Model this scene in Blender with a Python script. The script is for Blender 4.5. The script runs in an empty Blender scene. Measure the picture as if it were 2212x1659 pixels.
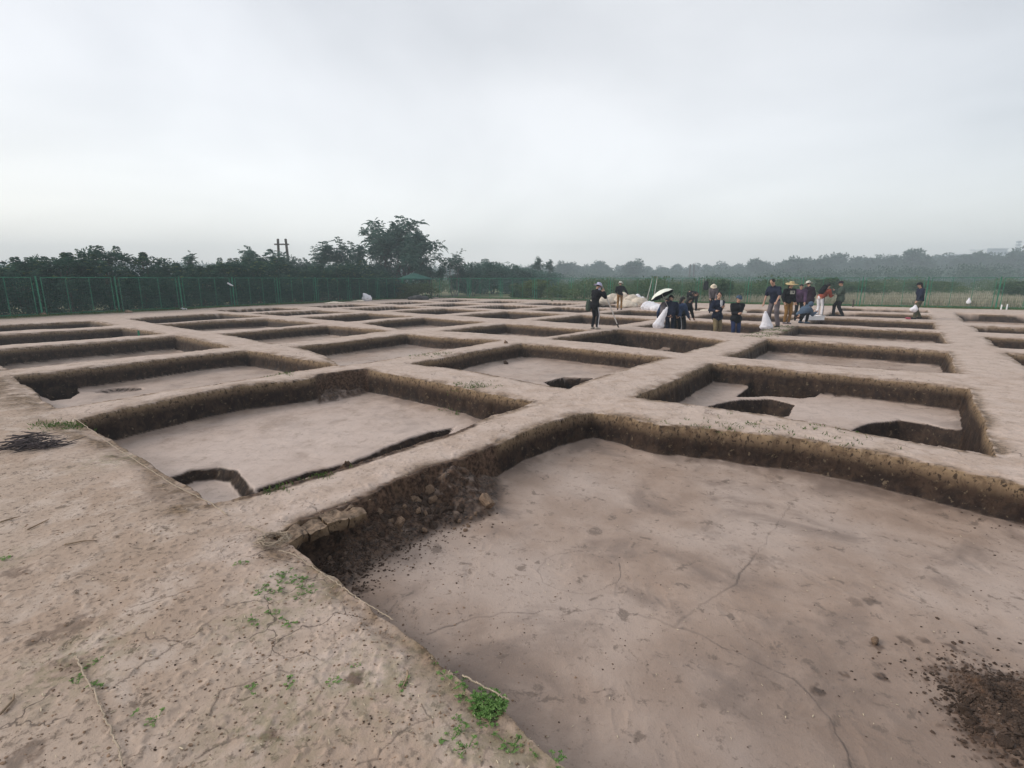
import bpy, math, random
import numpy as np
from mathutils import Vector, Matrix, noise as mnoise
C = bpy.context.scene
COL = C.collection
R = math.radians
random.seed(5)
rng = np.random.default_rng(5)

# ------------------------------------------------------------------ camera
H = 1.71; FP = 1082.0; PITCH = R(11.8); YAW = R(38.07)
cam_d = bpy.data.cameras.new('camera'); cam = bpy.data.objects.new('camera', cam_d); COL.objects.link(cam)
cam_d.sensor_width = 36.0; cam_d.lens = FP / 2212.0 * 36.0
cam_d.clip_start = 0.05; cam_d.clip_end = 6000
cam.location = (0, 0, H); cam.rotation_euler = (R(90) - PITCH, 0, 0)
C.camera = cam

# ------------------------------------------------------------------ world, sun, exposure
SUN_EL, SUN_AZ = R(33), R(-92)      # azimuth from +Y towards +X: the bright side of the sky is on the left
w = bpy.data.worlds.new('World'); C.world = w; w.use_nodes = True
nt = w.node_tree; nt.nodes.clear()
N = nt.nodes.new; L = nt.links.new
out = N('ShaderNodeOutputWorld')
sky = N('ShaderNodeTexSky'); sky.sky_type = 'NISHITA'; sky.sun_disc = False
sky.sun_elevation = SUN_EL; sky.sun_rotation = SUN_AZ % (2*math.pi); sky.dust_density = 3.5; sky.air_density = 1.0
bg1 = N('ShaderNodeBackground'); bg1.inputs[1].default_value = 0.05
L(sky.outputs[0], bg1.inputs[0])
tc = N('ShaderNodeTexCoord')
mp = N('ShaderNodeMapping'); mp.inputs['Scale'].default_value = (1.0, 1.0, 2.3); mp.inputs['Location'].default_value = (.35, .1, .2)
L(tc.outputs['Generated'], mp.inputs[0])
n1 = N('ShaderNodeTexNoise'); n1.inputs['Scale'].default_value = 1.35; n1.inputs['Detail'].default_value = 4.0
n1.inputs['Roughness'].default_value = .47; n1.inputs['Distortion'].default_value = .35
L(mp.outputs[0], n1.inputs['Vector'])
cr = N('ShaderNodeValToRGB')
cr.color_ramp.elements[0].position = .32; cr.color_ramp.elements[0].color = (.535, .526, .512, 1)
cr.color_ramp.elements[1].position = .68; cr.color_ramp.elements[1].color = (.800, .786, .768, 1)
L(n1.outputs[0], cr.inputs[0])
sx = N('ShaderNodeSeparateXYZ'); L(tc.outputs['Generated'], sx.inputs[0])
er = N('ShaderNodeValToRGB'); er.color_ramp.interpolation = 'EASE'
er.color_ramp.elements[0].position = .0; er.color_ramp.elements[0].color = (1.0, 1.0, .995, 1)
er.color_ramp.elements[1].position = .75; er.color_ramp.elements[1].color = (.80, .82, .83, 1)
e = er.color_ramp.elements.new(.24); e.color = (.98, .98, .98, 1)
e = er.color_ramp.elements.new(.07); e.color = (1.0, 1.0, .995, 1)
L(sx.outputs[2], er.inputs[0])
mx = N('ShaderNodeMix'); mx.data_type = 'RGBA'; mx.blend_type = 'MULTIPLY'; mx.inputs[0].default_value = 1
L(cr.outputs[0], mx.inputs[6]); L(er.outputs[0], mx.inputs[7])
bg2 = N('ShaderNodeBackground'); bg2.inputs[1].default_value = 0.86; L(mx.outputs[2], bg2.inputs[0])
# the overcast is brightest low down, behind the haze
hr = N('ShaderNodeValToRGB'); L(sx.outputs[2], hr.inputs[0]); cr_ = hr.color_ramp
LOW = [(0, 1.24), (.05, 1.20), (.12, 1.11), (.25, 1.03), (.42, .90), (.62, .78)]
cr_.elements[0].position = 0; cr_.elements[0].color = (LOW[0][1]/4,)*3+(1,)
cr_.elements[1].position = 1; cr_.elements[1].color = (1/4,)*3+(1,)
for p_, v_ in LOW[1:]:
    e = cr_.elements.new(p_); e.color = (v_/4,)*3+(1,)
h2 = N('ShaderNodeMath'); h2.operation = 'MULTIPLY'; h2.inputs[1].default_value = 4*.94; L(hr.outputs[0], h2.inputs[0])
L(h2.outputs[0], bg2.inputs[1])
ad = N('ShaderNodeAddShader'); L(bg1.outputs[0], ad.inputs[0]); L(bg2.outputs[0], ad.inputs[1]); L(ad.outputs[0], out.inputs[0])

sd_ = bpy.data.lights.new('sun', 'SUN'); sun = bpy.data.objects.new('sun', sd_); COL.objects.link(sun)
sd_.energy = 1.5; sd_.angle = R(24); sd_.color = (1, .965, .92)
sdir = Vector((math.sin(SUN_AZ)*math.cos(SUN_EL), math.cos(SUN_AZ)*math.cos(SUN_EL), math.sin(SUN_EL)))
sun.rotation_euler = sdir.to_track_quat('Z', 'Y').to_euler()
C.view_settings.view_transform = 'Standard'; C.view_settings.look = 'None'
C.view_settings.exposure = 0.28; C.view_settings.gamma = 1.0
C.render.engine = 'CYCLES'
C.cycles.max_bounces = 6; C.cycles.transparent_max_bounces = 8; C.cycles.volume_bounces = 0

# ------------------------------------------------------------------ helpers
def at(x, y, z=0.0):
    """ground point (height z) seen at photograph point x, y (2212 px wide)"""
    a = (x-1106)/FP; b = (829.5-y)/FP
    dy = math.cos(PITCH)+b*math.sin(PITCH); dz = -math.sin(PITCH)+b*math.cos(PITCH)
    t = (z-H)/dz
    return Vector((a*t, dy*t, z))
def atd(x, y, Y):
    a = (x-1106)/FP; b = (829.5-y)/FP
    dy = math.cos(PITCH)+b*math.sin(PITCH); dz = -math.sin(PITCH)+b*math.cos(PITCH)
    t = Y/dy
    return Vector((a*t, Y, H+dz*t))
SU, CU = math.sin(YAW), math.cos(YAW)
def uv(u, v): return (u*SU-v*CU, u*CU+v*SU)

def tag(o, label=None, cat=None, group=None, kind=None):
    if label: o['label'] = label
    if cat: o['category'] = cat
    if group: o['group'] = group
    if kind: o['kind'] = kind
    return o
def empty(name, loc, rz=0.0):
    o = bpy.data.objects.new(name, None); COL.objects.link(o); o.empty_display_size = .2
    o.location = loc; o.rotation_euler = (0, 0, rz); return o
def copy_tree(o, parent=None):
    c = o.copy(); COL.objects.link(c)
    if parent: c.parent = parent
    for ch in o.children: copy_tree(ch, c)
    return c

class MB:
    def __init__(s): s.v = []; s.f = []; s.m = []; s.mi = 0; s.a = []
    def add(s, vs, fs):
        o = len(s.v); s.v += [tuple(p) for p in vs]
        for f in fs: s.f.append(tuple(i+o for i in f)); s.m.append(s.mi)
    def box(s, c, d, M=None):
        x, y, z = d[0]/2, d[1]/2, d[2]/2
        vs = [Vector(p) for p in ((-x,-y,-z),(x,-y,-z),(x,y,-z),(-x,y,-z),(-x,-y,z),(x,-y,z),(x,y,z),(-x,y,z))]
        if M is not None: vs = [M@p for p in vs]
        vs = [p+Vector(c) for p in vs]
        s.add(vs, [(0,3,2,1),(4,5,6,7),(0,1,5,4),(1,2,6,5),(2,3,7,6),(3,0,4,7)])
    def tube(s, pts, rs, n=6, cap=True):
        pts = [Vector(p) for p in pts]
        if not hasattr(rs, '__len__'): rs = [rs]*len(pts)
        rings = []
        prevx = None
        for i, p in enumerate(pts):
            a = pts[max(i-1, 0)]; b = pts[min(i+1, len(pts)-1)]
            d = (b-a); d = d.normalized() if d.length > 1e-9 else Vector((0,0,1))
            x = prevx if prevx is not None else (Vector((1,0,0)) if abs(d.x) < .8 else Vector((0,1,0)))
            x = (x-d*x.dot(d)); x = x.normalized() if x.length > 1e-6 else d.orthogonal().normalized()
            y = d.cross(x); prevx = x
            rings.append([p+(x*math.cos(t)+y*math.sin(t))*rs[i] for t in [2*math.pi*k/n for k in range(n)]])
        vs = [q for r_ in rings for q in r_]; fs = []
        for i in range(len(pts)-1):
            for k in range(n):
                k2 = (k+1) % n
                fs.append((i*n+k, i*n+k2, (i+1)*n+k2, (i+1)*n+k))
        if cap: fs.append(tuple(range(n))[::-1]); fs.append(tuple((len(pts)-1)*n+k for k in range(n)))
        s.add(vs, fs)
    def ball(s, c, r, sub=2, M=None, jit=0.0, seed=0):
        vs, fs = ICO[sub]
        if not hasattr(r, '__len__'): r = (r, r, r)
        o = []
        for p in vs:
            k = 1.0
            if jit: k += jit*mnoise.noise(Vector(p)*1.7+Vector((seed*7.3, seed*3.1, seed)))*2
            q = Vector((p[0]*r[0]*k, p[1]*r[1]*k, p[2]*r[2]*k))
            if M is not None: q = M@q
            o.append(q+Vector(c))
        s.add(o, fs)
    def cap(s, a, b, ra, rb, n=10):
        """tapered capsule"""
        a = Vector(a); b = Vector(b); d = (b-a)
        if d.length < 1e-6: s.ball(a, ra, 1); return
        dn = d.normalized()
        pts = [a-dn*ra*.93, a-dn*ra*.6, a, b, b+dn*rb*.6, b+dn*rb*.93]
        s.tube(pts, [ra*.38, ra*.8, ra, rb, rb*.8, rb*.38], n)
    def build(s, name, mats, parent=None, smooth=False):
        me = bpy.data.meshes.new(name); me.from_pydata([tuple(p) for p in s.v], [], s.f)
        if not isinstance(mats, (list, tuple)): mats = [mats]
        for m in mats: me.materials.append(m)
        if len(mats) > 1: me.polygons.foreach_set('material_index', s.m)
        if smooth: me.polygons.foreach_set('use_smooth', [True]*len(s.f))
        me.update()
        o = bpy.data.objects.new(name, me); COL.objects.link(o)
        if parent: o.parent = parent
        return o
def _ico():
    import bmesh
    d = {}
    for k in (1, 2, 3):
        bm = bmesh.new(); bmesh.ops.create_icosphere(bm, subdivisions=k, radius=1)
        bm.verts.ensure_lookup_table()
        d[k] = ([tuple(v.co) for v in bm.verts], [tuple(v.index for v in f.verts) for f in bm.faces]); bm.free()
    return d
ICO = _ico()

# ------------------------------------------------------------------ materials
class NT:
    def __init__(s, name):
        s.m = bpy.data.materials.new(name); s.m.use_nodes = True; s.t = s.m.node_tree; s.t.nodes.clear()
        s.o = s.n('ShaderNodeOutputMaterial'); s.b = s.n('ShaderNodeBsdfPrincipled'); s.l(s.b.outputs[0], s.o.inputs[0])
    def n(s, k): return s.t.nodes.new(k)
    def l(s, a, b): s.t.links.new(a, b)
    def put(s, sock, v):
        if hasattr(v, 'is_output') or isinstance(v, bpy.types.NodeSocket): s.l(v, sock)
        else: sock.default_value = v
    def pos(s, obj=False):
        if obj:
            return s.n('ShaderNodeTexCoord').outputs['Object']
        return s.n('ShaderNodeNewGeometry').outputs['Position']
    def noise(s, vec, scale, det=4, rough=.55, dist=0, stretch=None):
        if stretch:
            mp = s.n('ShaderNodeMapping'); mp.inputs['Scale'].default_value = stretch; s.l(vec, mp.inputs[0]); vec = mp.outputs[0]
        n = s.n('ShaderNodeTexNoise'); s.l(vec, n.inputs['Vector'])
        n.inputs['Scale'].default_value = scale; n.inputs['Detail'].default_value = det
        n.inputs['Roughness'].default_value = rough; n.inputs['Distortion'].default_value = dist
        return n.outputs[0]
    def ramp(s, v, a, b, lo=0.0, hi=1.0):
        n = s.n('ShaderNodeMapRange'); n.interpolation_type = 'SMOOTHSTEP'
        s.put(n.inputs[0], v); n.inputs[1].default_value = a; n.inputs[2].default_value = b
        n.inputs[3].default_value = lo; n.inputs[4].default_value = hi
        return n.outputs[0]
    def mix(s, f, a, b, mode='MIX'):
        n = s.n('ShaderNodeMix'); n.data_type = 'RGBA'; n.blend_type = mode
        s.put(n.inputs[0], f)
        for k, v in ((6, a), (7, b)):
            if isinstance(v, tuple) and len(v) == 3: v = v+(1,)
            s.put(n.inputs[k], v)
        return n.outputs[2]
    def math(s, op, a, b=0.0):
        n = s.n('ShaderNodeMath'); n.operation = op; s.put(n.inputs[0], a); s.put(n.inputs[1], b); return n.outputs[0]
    def attr(s, name):
        n = s.n('ShaderNodeAttribute'); n.attribute_name = name; return n.outputs['Fac']
    def bump(s, h, strength=.5, dist=.02, prev=None):
        n = s.n('ShaderNodeBump'); n.inputs['Strength'].default_value = strength; n.inputs['Distance'].default_value = dist
        s.l(h, n.inputs['Height'])
        if prev is not None: s.l(prev, n.inputs['Normal'])
        return n.outputs[0]
    def fin(s, col, rough=.8, normal=None, spec=.3):
        s.put(s.b.inputs['Base Color'], col if not (isinstance(col, tuple) and len(col) == 3) else col+(1,))
        s.put(s.b.inputs['Roughness'], rough); s.b.inputs['Specular IOR Level'].default_value = spec
        if normal is not None: s.l(normal, s.b.inputs['Normal'])
        return s.m

def simple(name, col, rough=.8, var=.25, scale=6, spec=.3, bump=.25, bscale=None, bdist=.01):
    t = NT(name); p = t.pos(True)
    a = tuple(c*(1-var) for c in col); b = tuple(min(1, c*(1+var)) for c in col)
    c = t.mix(t.ramp(t.noise(p, scale, 4, .6), .3, .7), a, b)
    nm = t.bump(t.noise(p, bscale or scale*4, 3), bump, bdist) if bump else None
    return t.fin(c, rough, nm, spec)

def soil():
    t = NT('soil'); p = t.pos()
    geo = t.n('ShaderNodeNewGeometry')
    sep = t.n('ShaderNodeSeparateXYZ'); t.l(geo.outputs['Normal'], sep.inputs[0])
    zz = t.n('ShaderNodeSeparateXYZ'); t.l(geo.outputs['Position'], zz.inputs[0])
    big = t.noise(p, .55, 4, .55); med = t.noise(p, 3.2, 5, .6, .4); fine = t.noise(p, 26, 5, .65); grit = t.noise(p, 110, 3, .7)
    # trodden top soil: warm tan with greyer dusty patches
    top = t.mix(t.ramp(big, .38, .62), (.355, .262, .200), (.405, .315, .254))
    top = t.mix(t.ramp(med, .46, .68), top, (.46, .370, .310))
    flk = t.noise(p, 11, 6, .75, .6)
    top = t.mix(t.ramp(t.noise(p, 2.2, 5, .7, .6), .54, .62, 0, .35), top, (.29, .215, .160))
    top = t.mix(t.ramp(flk, .585, .635, 0, .8), top, (.125, .092, .066))
    top = t.mix(t.ramp(fine, .54, .64, 0, .65), top, (.13, .098, .075))
    top = t.mix(t.ramp(grit, .55, .75, 0, .5), top, (.36, .305, .26))
    # crumbly dry brown areas
    top = t.mix(t.attr('crumb'), top, t.mix(t.ramp(fine, .4, .6), (.230, .160, .105), (.095, .064, .042)))
    # scraped pit floor: smooth pinkish grey silt
    fl = t.mix(t.ramp(med, .35, .7), (.295, .212, .164), (.365, .272, .218))
    fl = t.mix(t.ramp(big, .42, .62, 0, .6), fl, (.47, .382, .335))
    fl = t.mix(t.ramp(t.noise(p, .9, 5, .65, .8), .50, .66, 0, .65), fl, (.170, .126, .104))
    fl = t.mix(t.attr('damp_shade'), fl, (.115, .080, .062))  # damp wall bases, with contact shade and corner vignetting painted in
    sm = t.noise(p, 7.5, 5, .7, .4)
    fl = t.mix(t.ramp(sm, .57, .66, 0, .7), fl, (.130, .095, .074))
    fl = t.mix(t.ramp(fine, .60, .72, 0, .6), fl, (.13, .10, .085))
    col = t.mix(t.attr('floor'), top, fl)
    # trodden ridge tops are dried out and paler; some floors are paler too
    col = t.mix(t.math('MULTIPLY', t.attr('pale'), t.ramp(med, .30, .56, .45, 1.0)), col, (.560, .450, .395))
    f2 = t.noise(p, 17, 6, .78, .5)
    col = t.mix(t.ramp(f2, .585, .64, 0, .55), col, (.215, .160, .122))
    col = t.mix(t.math('MULTIPLY', t.attr('pale'), t.ramp(t.noise(p, 4.5, 5, .7, .8), .55, .66, 0, .8)), col, (.30, .225, .175))
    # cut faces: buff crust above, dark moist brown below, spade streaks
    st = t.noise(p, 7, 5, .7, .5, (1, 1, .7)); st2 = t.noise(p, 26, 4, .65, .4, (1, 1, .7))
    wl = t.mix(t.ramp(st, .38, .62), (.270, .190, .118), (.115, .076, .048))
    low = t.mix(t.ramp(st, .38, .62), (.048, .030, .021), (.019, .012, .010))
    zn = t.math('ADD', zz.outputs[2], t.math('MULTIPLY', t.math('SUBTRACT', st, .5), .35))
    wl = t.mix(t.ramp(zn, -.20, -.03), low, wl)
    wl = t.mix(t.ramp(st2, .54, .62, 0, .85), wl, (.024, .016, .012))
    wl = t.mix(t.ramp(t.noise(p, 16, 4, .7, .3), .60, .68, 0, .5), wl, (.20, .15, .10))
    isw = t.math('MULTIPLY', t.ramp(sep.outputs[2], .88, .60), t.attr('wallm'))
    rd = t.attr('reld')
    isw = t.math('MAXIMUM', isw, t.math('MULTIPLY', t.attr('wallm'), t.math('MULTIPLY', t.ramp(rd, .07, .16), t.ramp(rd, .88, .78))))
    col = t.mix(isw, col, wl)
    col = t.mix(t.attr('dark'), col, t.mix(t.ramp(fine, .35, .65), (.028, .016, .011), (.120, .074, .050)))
    gr = t.math('MULTIPLY', t.attr('green'), t.ramp(t.noise(p, 14, 4, .7), .42, .6))
    col = t.mix(gr, col, (.105, .125, .040))
    # drying cracks: fine nets and the long ones carved into the mesh
    vo = t.n('ShaderNodeTexVoronoi'); vo.feature = 'DISTANCE_TO_EDGE'; vo.inputs['Scale'].default_value = 2.3
    dv = t.n('ShaderNodeVectorMath'); dv.operation = 'ADD'; t.l(p, dv.inputs[0])
    nn = t.n('ShaderNodeTexNoise'); nn.inputs['Scale'].default_value = 5; nn.inputs['Detail'].default_value = 4; t.l(p, nn.inputs['Vector'])
    sc = t.n('ShaderNodeVectorMath'); sc.operation = 'SCALE'; sc.inputs[3].default_value = .34; t.l(nn.outputs[1], sc.inputs[0]); t.l(sc.outputs[0], dv.inputs[1])
    t.l(dv.outputs[0], vo.inputs['Vector'])
    ck = t.math('MULTIPLY', t.ramp(vo.outputs[0], .012, .002), t.ramp(t.noise(p, 1.1, 2), .50, .60))
    ck = t.math('MULTIPLY', ck, t.math('SUBTRACT', 1.0, t.attr('floor')))
    ck = t.math('MULTIPLY', ck, .7)
    ck = t.math('MAXIMUM', ck, t.attr('crack'))
    col = t.mix(ck, col, (.07, .052, .042))
    col = t.mix(t.attr('field'), col, t.mix(t.ramp(t.noise(p, .15, 5, .65), .35, .65), (.12, .135, .055), (.24, .21, .13)))
    hgt = t.math('ADD', t.math('MULTIPLY', med, .26), t.math('MULTIPLY', fine, .36))
    hgt = t.math('ADD', hgt, t.math('MULTIPLY', grit, .16))
    hgt = t.math('ADD', hgt, t.math('MULTIPLY', t.noise(p, 5, 3, .5, .3, (1, .16, 1)), .22))
    hgt = t.math('SUBTRACT', hgt, t.math('MULTIPLY', ck, .3))
    b = t.bump(hgt, .6, .028)
    rough = t.math('SUBTRACT', .78, t.math('MULTIPLY', t.attr('floor'), .22))
    m_ = t.fin(col, rough, b, .3)
    t.put(t.b.inputs['Specular IOR Level'], t.math('ADD', .07, t.math('MULTIPLY', t.math('SUBTRACT', 1.0, isw), t.math('ADD', .12, t.math('MULTIPLY', t.attr('floor'), .22)))))
    return m_

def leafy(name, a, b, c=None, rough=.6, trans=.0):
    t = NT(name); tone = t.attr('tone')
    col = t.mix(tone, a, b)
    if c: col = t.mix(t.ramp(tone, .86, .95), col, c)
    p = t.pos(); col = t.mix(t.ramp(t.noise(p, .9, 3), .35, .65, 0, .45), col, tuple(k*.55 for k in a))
    m_ = t.fin(col, rough, None, .08)
    tr = t.n('ShaderNodeBsdfTranslucent'); t.l(col, tr.inputs[0]); mx_ = t.n('ShaderNodeMixShader'); mx_.inputs[0].default_value = .38
    t.l(t.b.outputs[0], mx_.inputs[1]); t.l(tr.outputs[0], mx_.inputs[2]); t.l(mx_.outputs[0], t.o.inputs[0])
    return m_

M = {}
M['soil'] = soil()
M['clod'] = simple('dry_clod', (.22, .148, .10), .9, .35, 9, bump=.6, bscale=30, bdist=.02)
M['clod_dark'] = simple('moist_clod', (.070, .045, .032), .9, .45, 9, bump=.7, bscale=30, bdist=.02)
M['string'] = simple('string', (.36, .29, .22), .85, .2, 20)
M['twig'] = simple('twig', (.075, .060, .062), .85, .35, 12)
M['stick'] = simple('dry_stalk', (.25, .18, .12), .85, .35, 12)
M['straw'] = simple('straw', (.55, .47, .34), .8, .2, 20)
M['fgreen'] = simple('green_paint', (.008, .165, .090), .45, .25, 3, spec=.5, bump=.1)
M['wire'] = simple('green_wire', (.008, .11, .062), .5, .2, 3, spec=.4, bump=0)
M['bark'] = simple('bark', (.075, .062, .052), .9, .35, 8, bump=.6, bscale=25)
M['greybark'] = simple('grey_bark', (.12, .11, .105), .9, .3, 8, bump=.5, bscale=25)
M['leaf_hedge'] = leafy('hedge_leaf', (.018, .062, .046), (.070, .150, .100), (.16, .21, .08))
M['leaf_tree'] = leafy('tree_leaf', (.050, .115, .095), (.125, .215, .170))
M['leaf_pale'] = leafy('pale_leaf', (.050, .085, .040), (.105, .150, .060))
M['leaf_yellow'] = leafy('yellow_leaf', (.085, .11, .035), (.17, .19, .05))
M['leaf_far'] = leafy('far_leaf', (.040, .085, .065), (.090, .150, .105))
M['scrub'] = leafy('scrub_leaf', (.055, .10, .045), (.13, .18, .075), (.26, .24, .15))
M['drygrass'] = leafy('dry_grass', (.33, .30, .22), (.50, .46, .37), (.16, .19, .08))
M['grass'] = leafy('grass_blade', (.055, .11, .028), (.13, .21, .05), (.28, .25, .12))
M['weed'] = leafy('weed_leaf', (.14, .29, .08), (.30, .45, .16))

# ------------------------------------------------------------------ numpy noise
def vnoise(x, y, seed=0):
    xi = np.floor(x).astype(np.int64); yi = np.floor(y).astype(np.int64)
    fx = x-xi; fy = y-yi
    fx = fx*fx*(3-2*fx); fy = fy*fy*(3-2*fy)
    def h(a, b):
        n = (a*374761393+b*668265263+seed*974711) & 0xffffffff
        n = ((n ^ (n >> 13))*1274126177) & 0xffffffff
        n = n ^ (n >> 16)
        return (n & 0xffff)/65535.0
    a = h(xi, yi); b = h(xi+1, yi); c = h(xi, yi+1); d = h(xi+1, yi+1)
    return (a*(1-fx)+b*fx)*(1-fy)+(c*(1-fx)+d*fx)*fy-.5
def fbm(x, y, sc, o=4, seed=0, g=.5):
    r = 0; a = 1; s = 0
    for i in range(o):
        r = r+a*vnoise(x*sc+i*17.3, y*sc-i*9.1, seed+i*31); s += a; a *= g; sc *= 2.03
    return r/s*2
def sdist(px, py, poly):
    """signed distance, positive inside"""
    d = np.full(px.shape, 1e9); ins = np.zeros(px.shape, bool); n = len(poly)
    for i in range(n):
        ax, ay = poly[i][0], poly[i][1]; bx, by = poly[(i+1) % n][0], poly[(i+1) % n][1]
        ex, ey = bx-ax, by-ay; wx, wy = px-ax, py-ay
        t = np.clip((wx*ex+wy*ey)/(ex*ex+ey*ey+1e-12), 0, 1)
        d = np.minimum(d, np.hypot(wx-ex*t, wy-ey*t))
        c = ((ay <= py) & (by > py)) | ((by <= py) & (ay > py))
        with np.errstate(divide='ignore', invalid='ignore'):
            xx = ax+(py-ay)*ex/(ey if ey != 0 else 1e-12)
        ins ^= c & (px < xx)
    return np.where(ins, d, -d)
def pdist(px, py, line):
    d = np.full(px.shape, 1e9)
    for (ax, ay), (bx, by) in zip(line[:-1], line[1:]):
        ex, ey = bx-ax, by-ay; wx, wy = px-ax, py-ay
        t = np.clip((wx*ex+wy*ey)/(ex*ex+ey*ey+1e-12), 0, 1)
        d = np.minimum(d, np.hypot(wx-ex*t, wy-ey*t))
    return d

# ------------------------------------------------------------------ the excavation squares
def G(*pts, z=0.0): return [tuple(at(x, y, z)[:2]) for x, y in pts]
K = .95
UL = [1.51*K+5.45*i for i in range(8)]; UH = [6.06*K+5.27*i for i in range(8)]
VL = [-.94*K+4.82*i for i in range(-1, 8)]; VH = [3.35*K+4.70*i for i in range(-1, 8)]
UL = [1.43, 6.89, 12.3, 17.55, 23.1, 28.5, 33.9]; UH = [5.76, 10.87, 15.95, 21.6, 27.1, 32.5, 37.6]
def VLb(b): return -.89+4.83*b
def VHb(b): return 3.18+4.70*b
def model(a, b): return [uv(UL[a], VHb(b)), uv(UH[a], VHb(b)), uv(UH[a], VLb(b)), uv(UL[a], VLb(b))]
FLOOR = -.40
PITS = {}   # (a,b): (polygon, depth)
PITS[0,0] = (G((585,1157),(640,1126),(700,1106),(775,1080),(850,1043),(925,1010),(1003,984),(1130,930),(1245,893),(1283,886),(1330,894),(1426,915),(1575,930),(1728,947),(1900,978),(2050,1010),(2212,1044),(2450,1095)) + [tuple(Vector(G((2450,1095))[0])+Vector(uv(-1.5,-.1))), uv(3.0,-2.2), uv(1.45,-2.2)] + G((1290,1700),(1240,1655),(1150,1575),(1100,1535),(1020,1472),(930,1392),(850,1330),(790,1290),(735,1248),(690,1222),(650,1190),(610,1168)), .40)
PITS[0,1] = (G((161,903),(260,880),(400,852),(520,830),(600,822),(668,815),(700,805),(788,797),(850,808),(950,826),(1060,850),(1151,865),(1125,876),(1060,893),(985,926),(900,953),(760,1000),(690,1022),(620,1040),(560,1058),(455,1085),(390,1040),(330,1000),(230,940)), .47)
PITS[0,2] = (G((31,809),(150,797),(300,780),(420,765),(536,755),(600,765),(733,787),(650,800),(500,822),(300,852),(121,880),(75,845)), .44)
PITS[0,3] = ([uv(UL[0]+.1, VHb(3))] + G((0,754),(150,742),(382,724),(500,749),(250,773),(0,798)) + [uv(UL[0]+.1, VLb(3))], .47)
PITS[0,4] = ([uv(UL[0], VHb(4))] + G((0,722),(268,706),(355,720),(273,725),(0,746)) + [uv(UL[0], VLb(4))], .47)
PITS[0,5] = ([uv(UL[0], VHb(5))] + G((0,701),(196,692),(250,701),(213,705),(0,716)) + [uv(UL[0], VLb(5))], .40)
PITS[1,1] = (G((887,784),(960,772),(1050,754),(1126,742),(1180,745),(1300,757),(1446,771),(1400,782),(1300,812),(1227,839),(1160,828),(1050,806)), .40)
PITS[1,2] = (G((642,747),(760,734),(880,720),(950,727),(1078,735),(1020,745),(900,765),(740,790),(700,765)), .40)
PITS[1,3] = (G((476,720),(600,710),(705,702),(842,714),(770,722),(590,742)), .40)
PITS[1,4] = (G((344,700),(460,693),(575,688),(690,697),(600,706),(440,714)), .40)
PITS[1,5] = (G((278,688),(380,681),(481,676),(575,684),(470,690),(340,698)), .38)
PITS[2,1] = (G((1189,732),(1270,720),(1335,711),(1430,718),(1568,734),(1530,745),(1475,760),(1340,745)), .50)
PITS[2,2] = (G((956,714),(1020,706),(1092,699),(1276,712),(1180,728),(1080,722)), .42)
PITS[2,3] = (G((783,697),(850,690),(916,685),(1046,695),(990,702),(875,711)), .40)
PITS[1,0] = (G((1370,858),(1420,838),(1480,812),(1536,782),(1600,787),(1700,797),(1850,810),(1970,822),(2094,835),(2110,880),(2130,930),(2151,983),(2100,973),(2000,957),(1850,930),(1750,912),(1600,888),(1480,870)), .46)
PITS[2,0] = (G((1568,768),(1610,752),(1657,732),(1750,738),(1900,748),(2048,759),(2058,785),(2068,806),(1950,798),(1800,787)), .42)
PITS[3,0] = (G((1671,723),(1700,712),(1721,702),(1850,708),(2030,716),(2040,730),(2050,742),(1900,736)), .40)
T = [((2062,675),(2087,697)), ((2103,703),(2119,716)), ((2126,725),(2158,750)), ((2172,762),(2230,800)), ((2230,815),(2400,950))]
for i, (f_, l_) in enumerate(T):
    F_ = Vector(G(f_)[0]); L_ = Vector(G(l_)[0]); off = Vector(uv(0, -4.2))
    PITS[9, i] = ([tuple(L_), tuple(F_), tuple(F_+off), tuple(L_+off)], .50)
FA = Vector((-8.1, 51.1)); FB = Vector((27.2, 30.5)); FL = Vector((-23.6, 21.5))   # fence corners
def inside_far(p, m):   # at least m metres this side of the far fence
    d = (FB-FA).normalized(); n = Vector((d.y, -d.x)); 
    return (Vector(p)-FA).dot(n) > m
def inside_left(p, m):
    d = (FA-Vector((-22.6,24.2))).normalized(); n = Vector((d.y, -d.x))
    return (Vector(p)-FA).dot(n) > m
for a in range(2, 7):
    for b in range(0, 8):
        if (a, b) in PITS or (a < 3 and b < 4): continue
        q = model(a, b)
        if all(inside_far(p, 2.2) and inside_left(p, 2.0) for p in q): PITS[a, b] = (q, .46)
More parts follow.
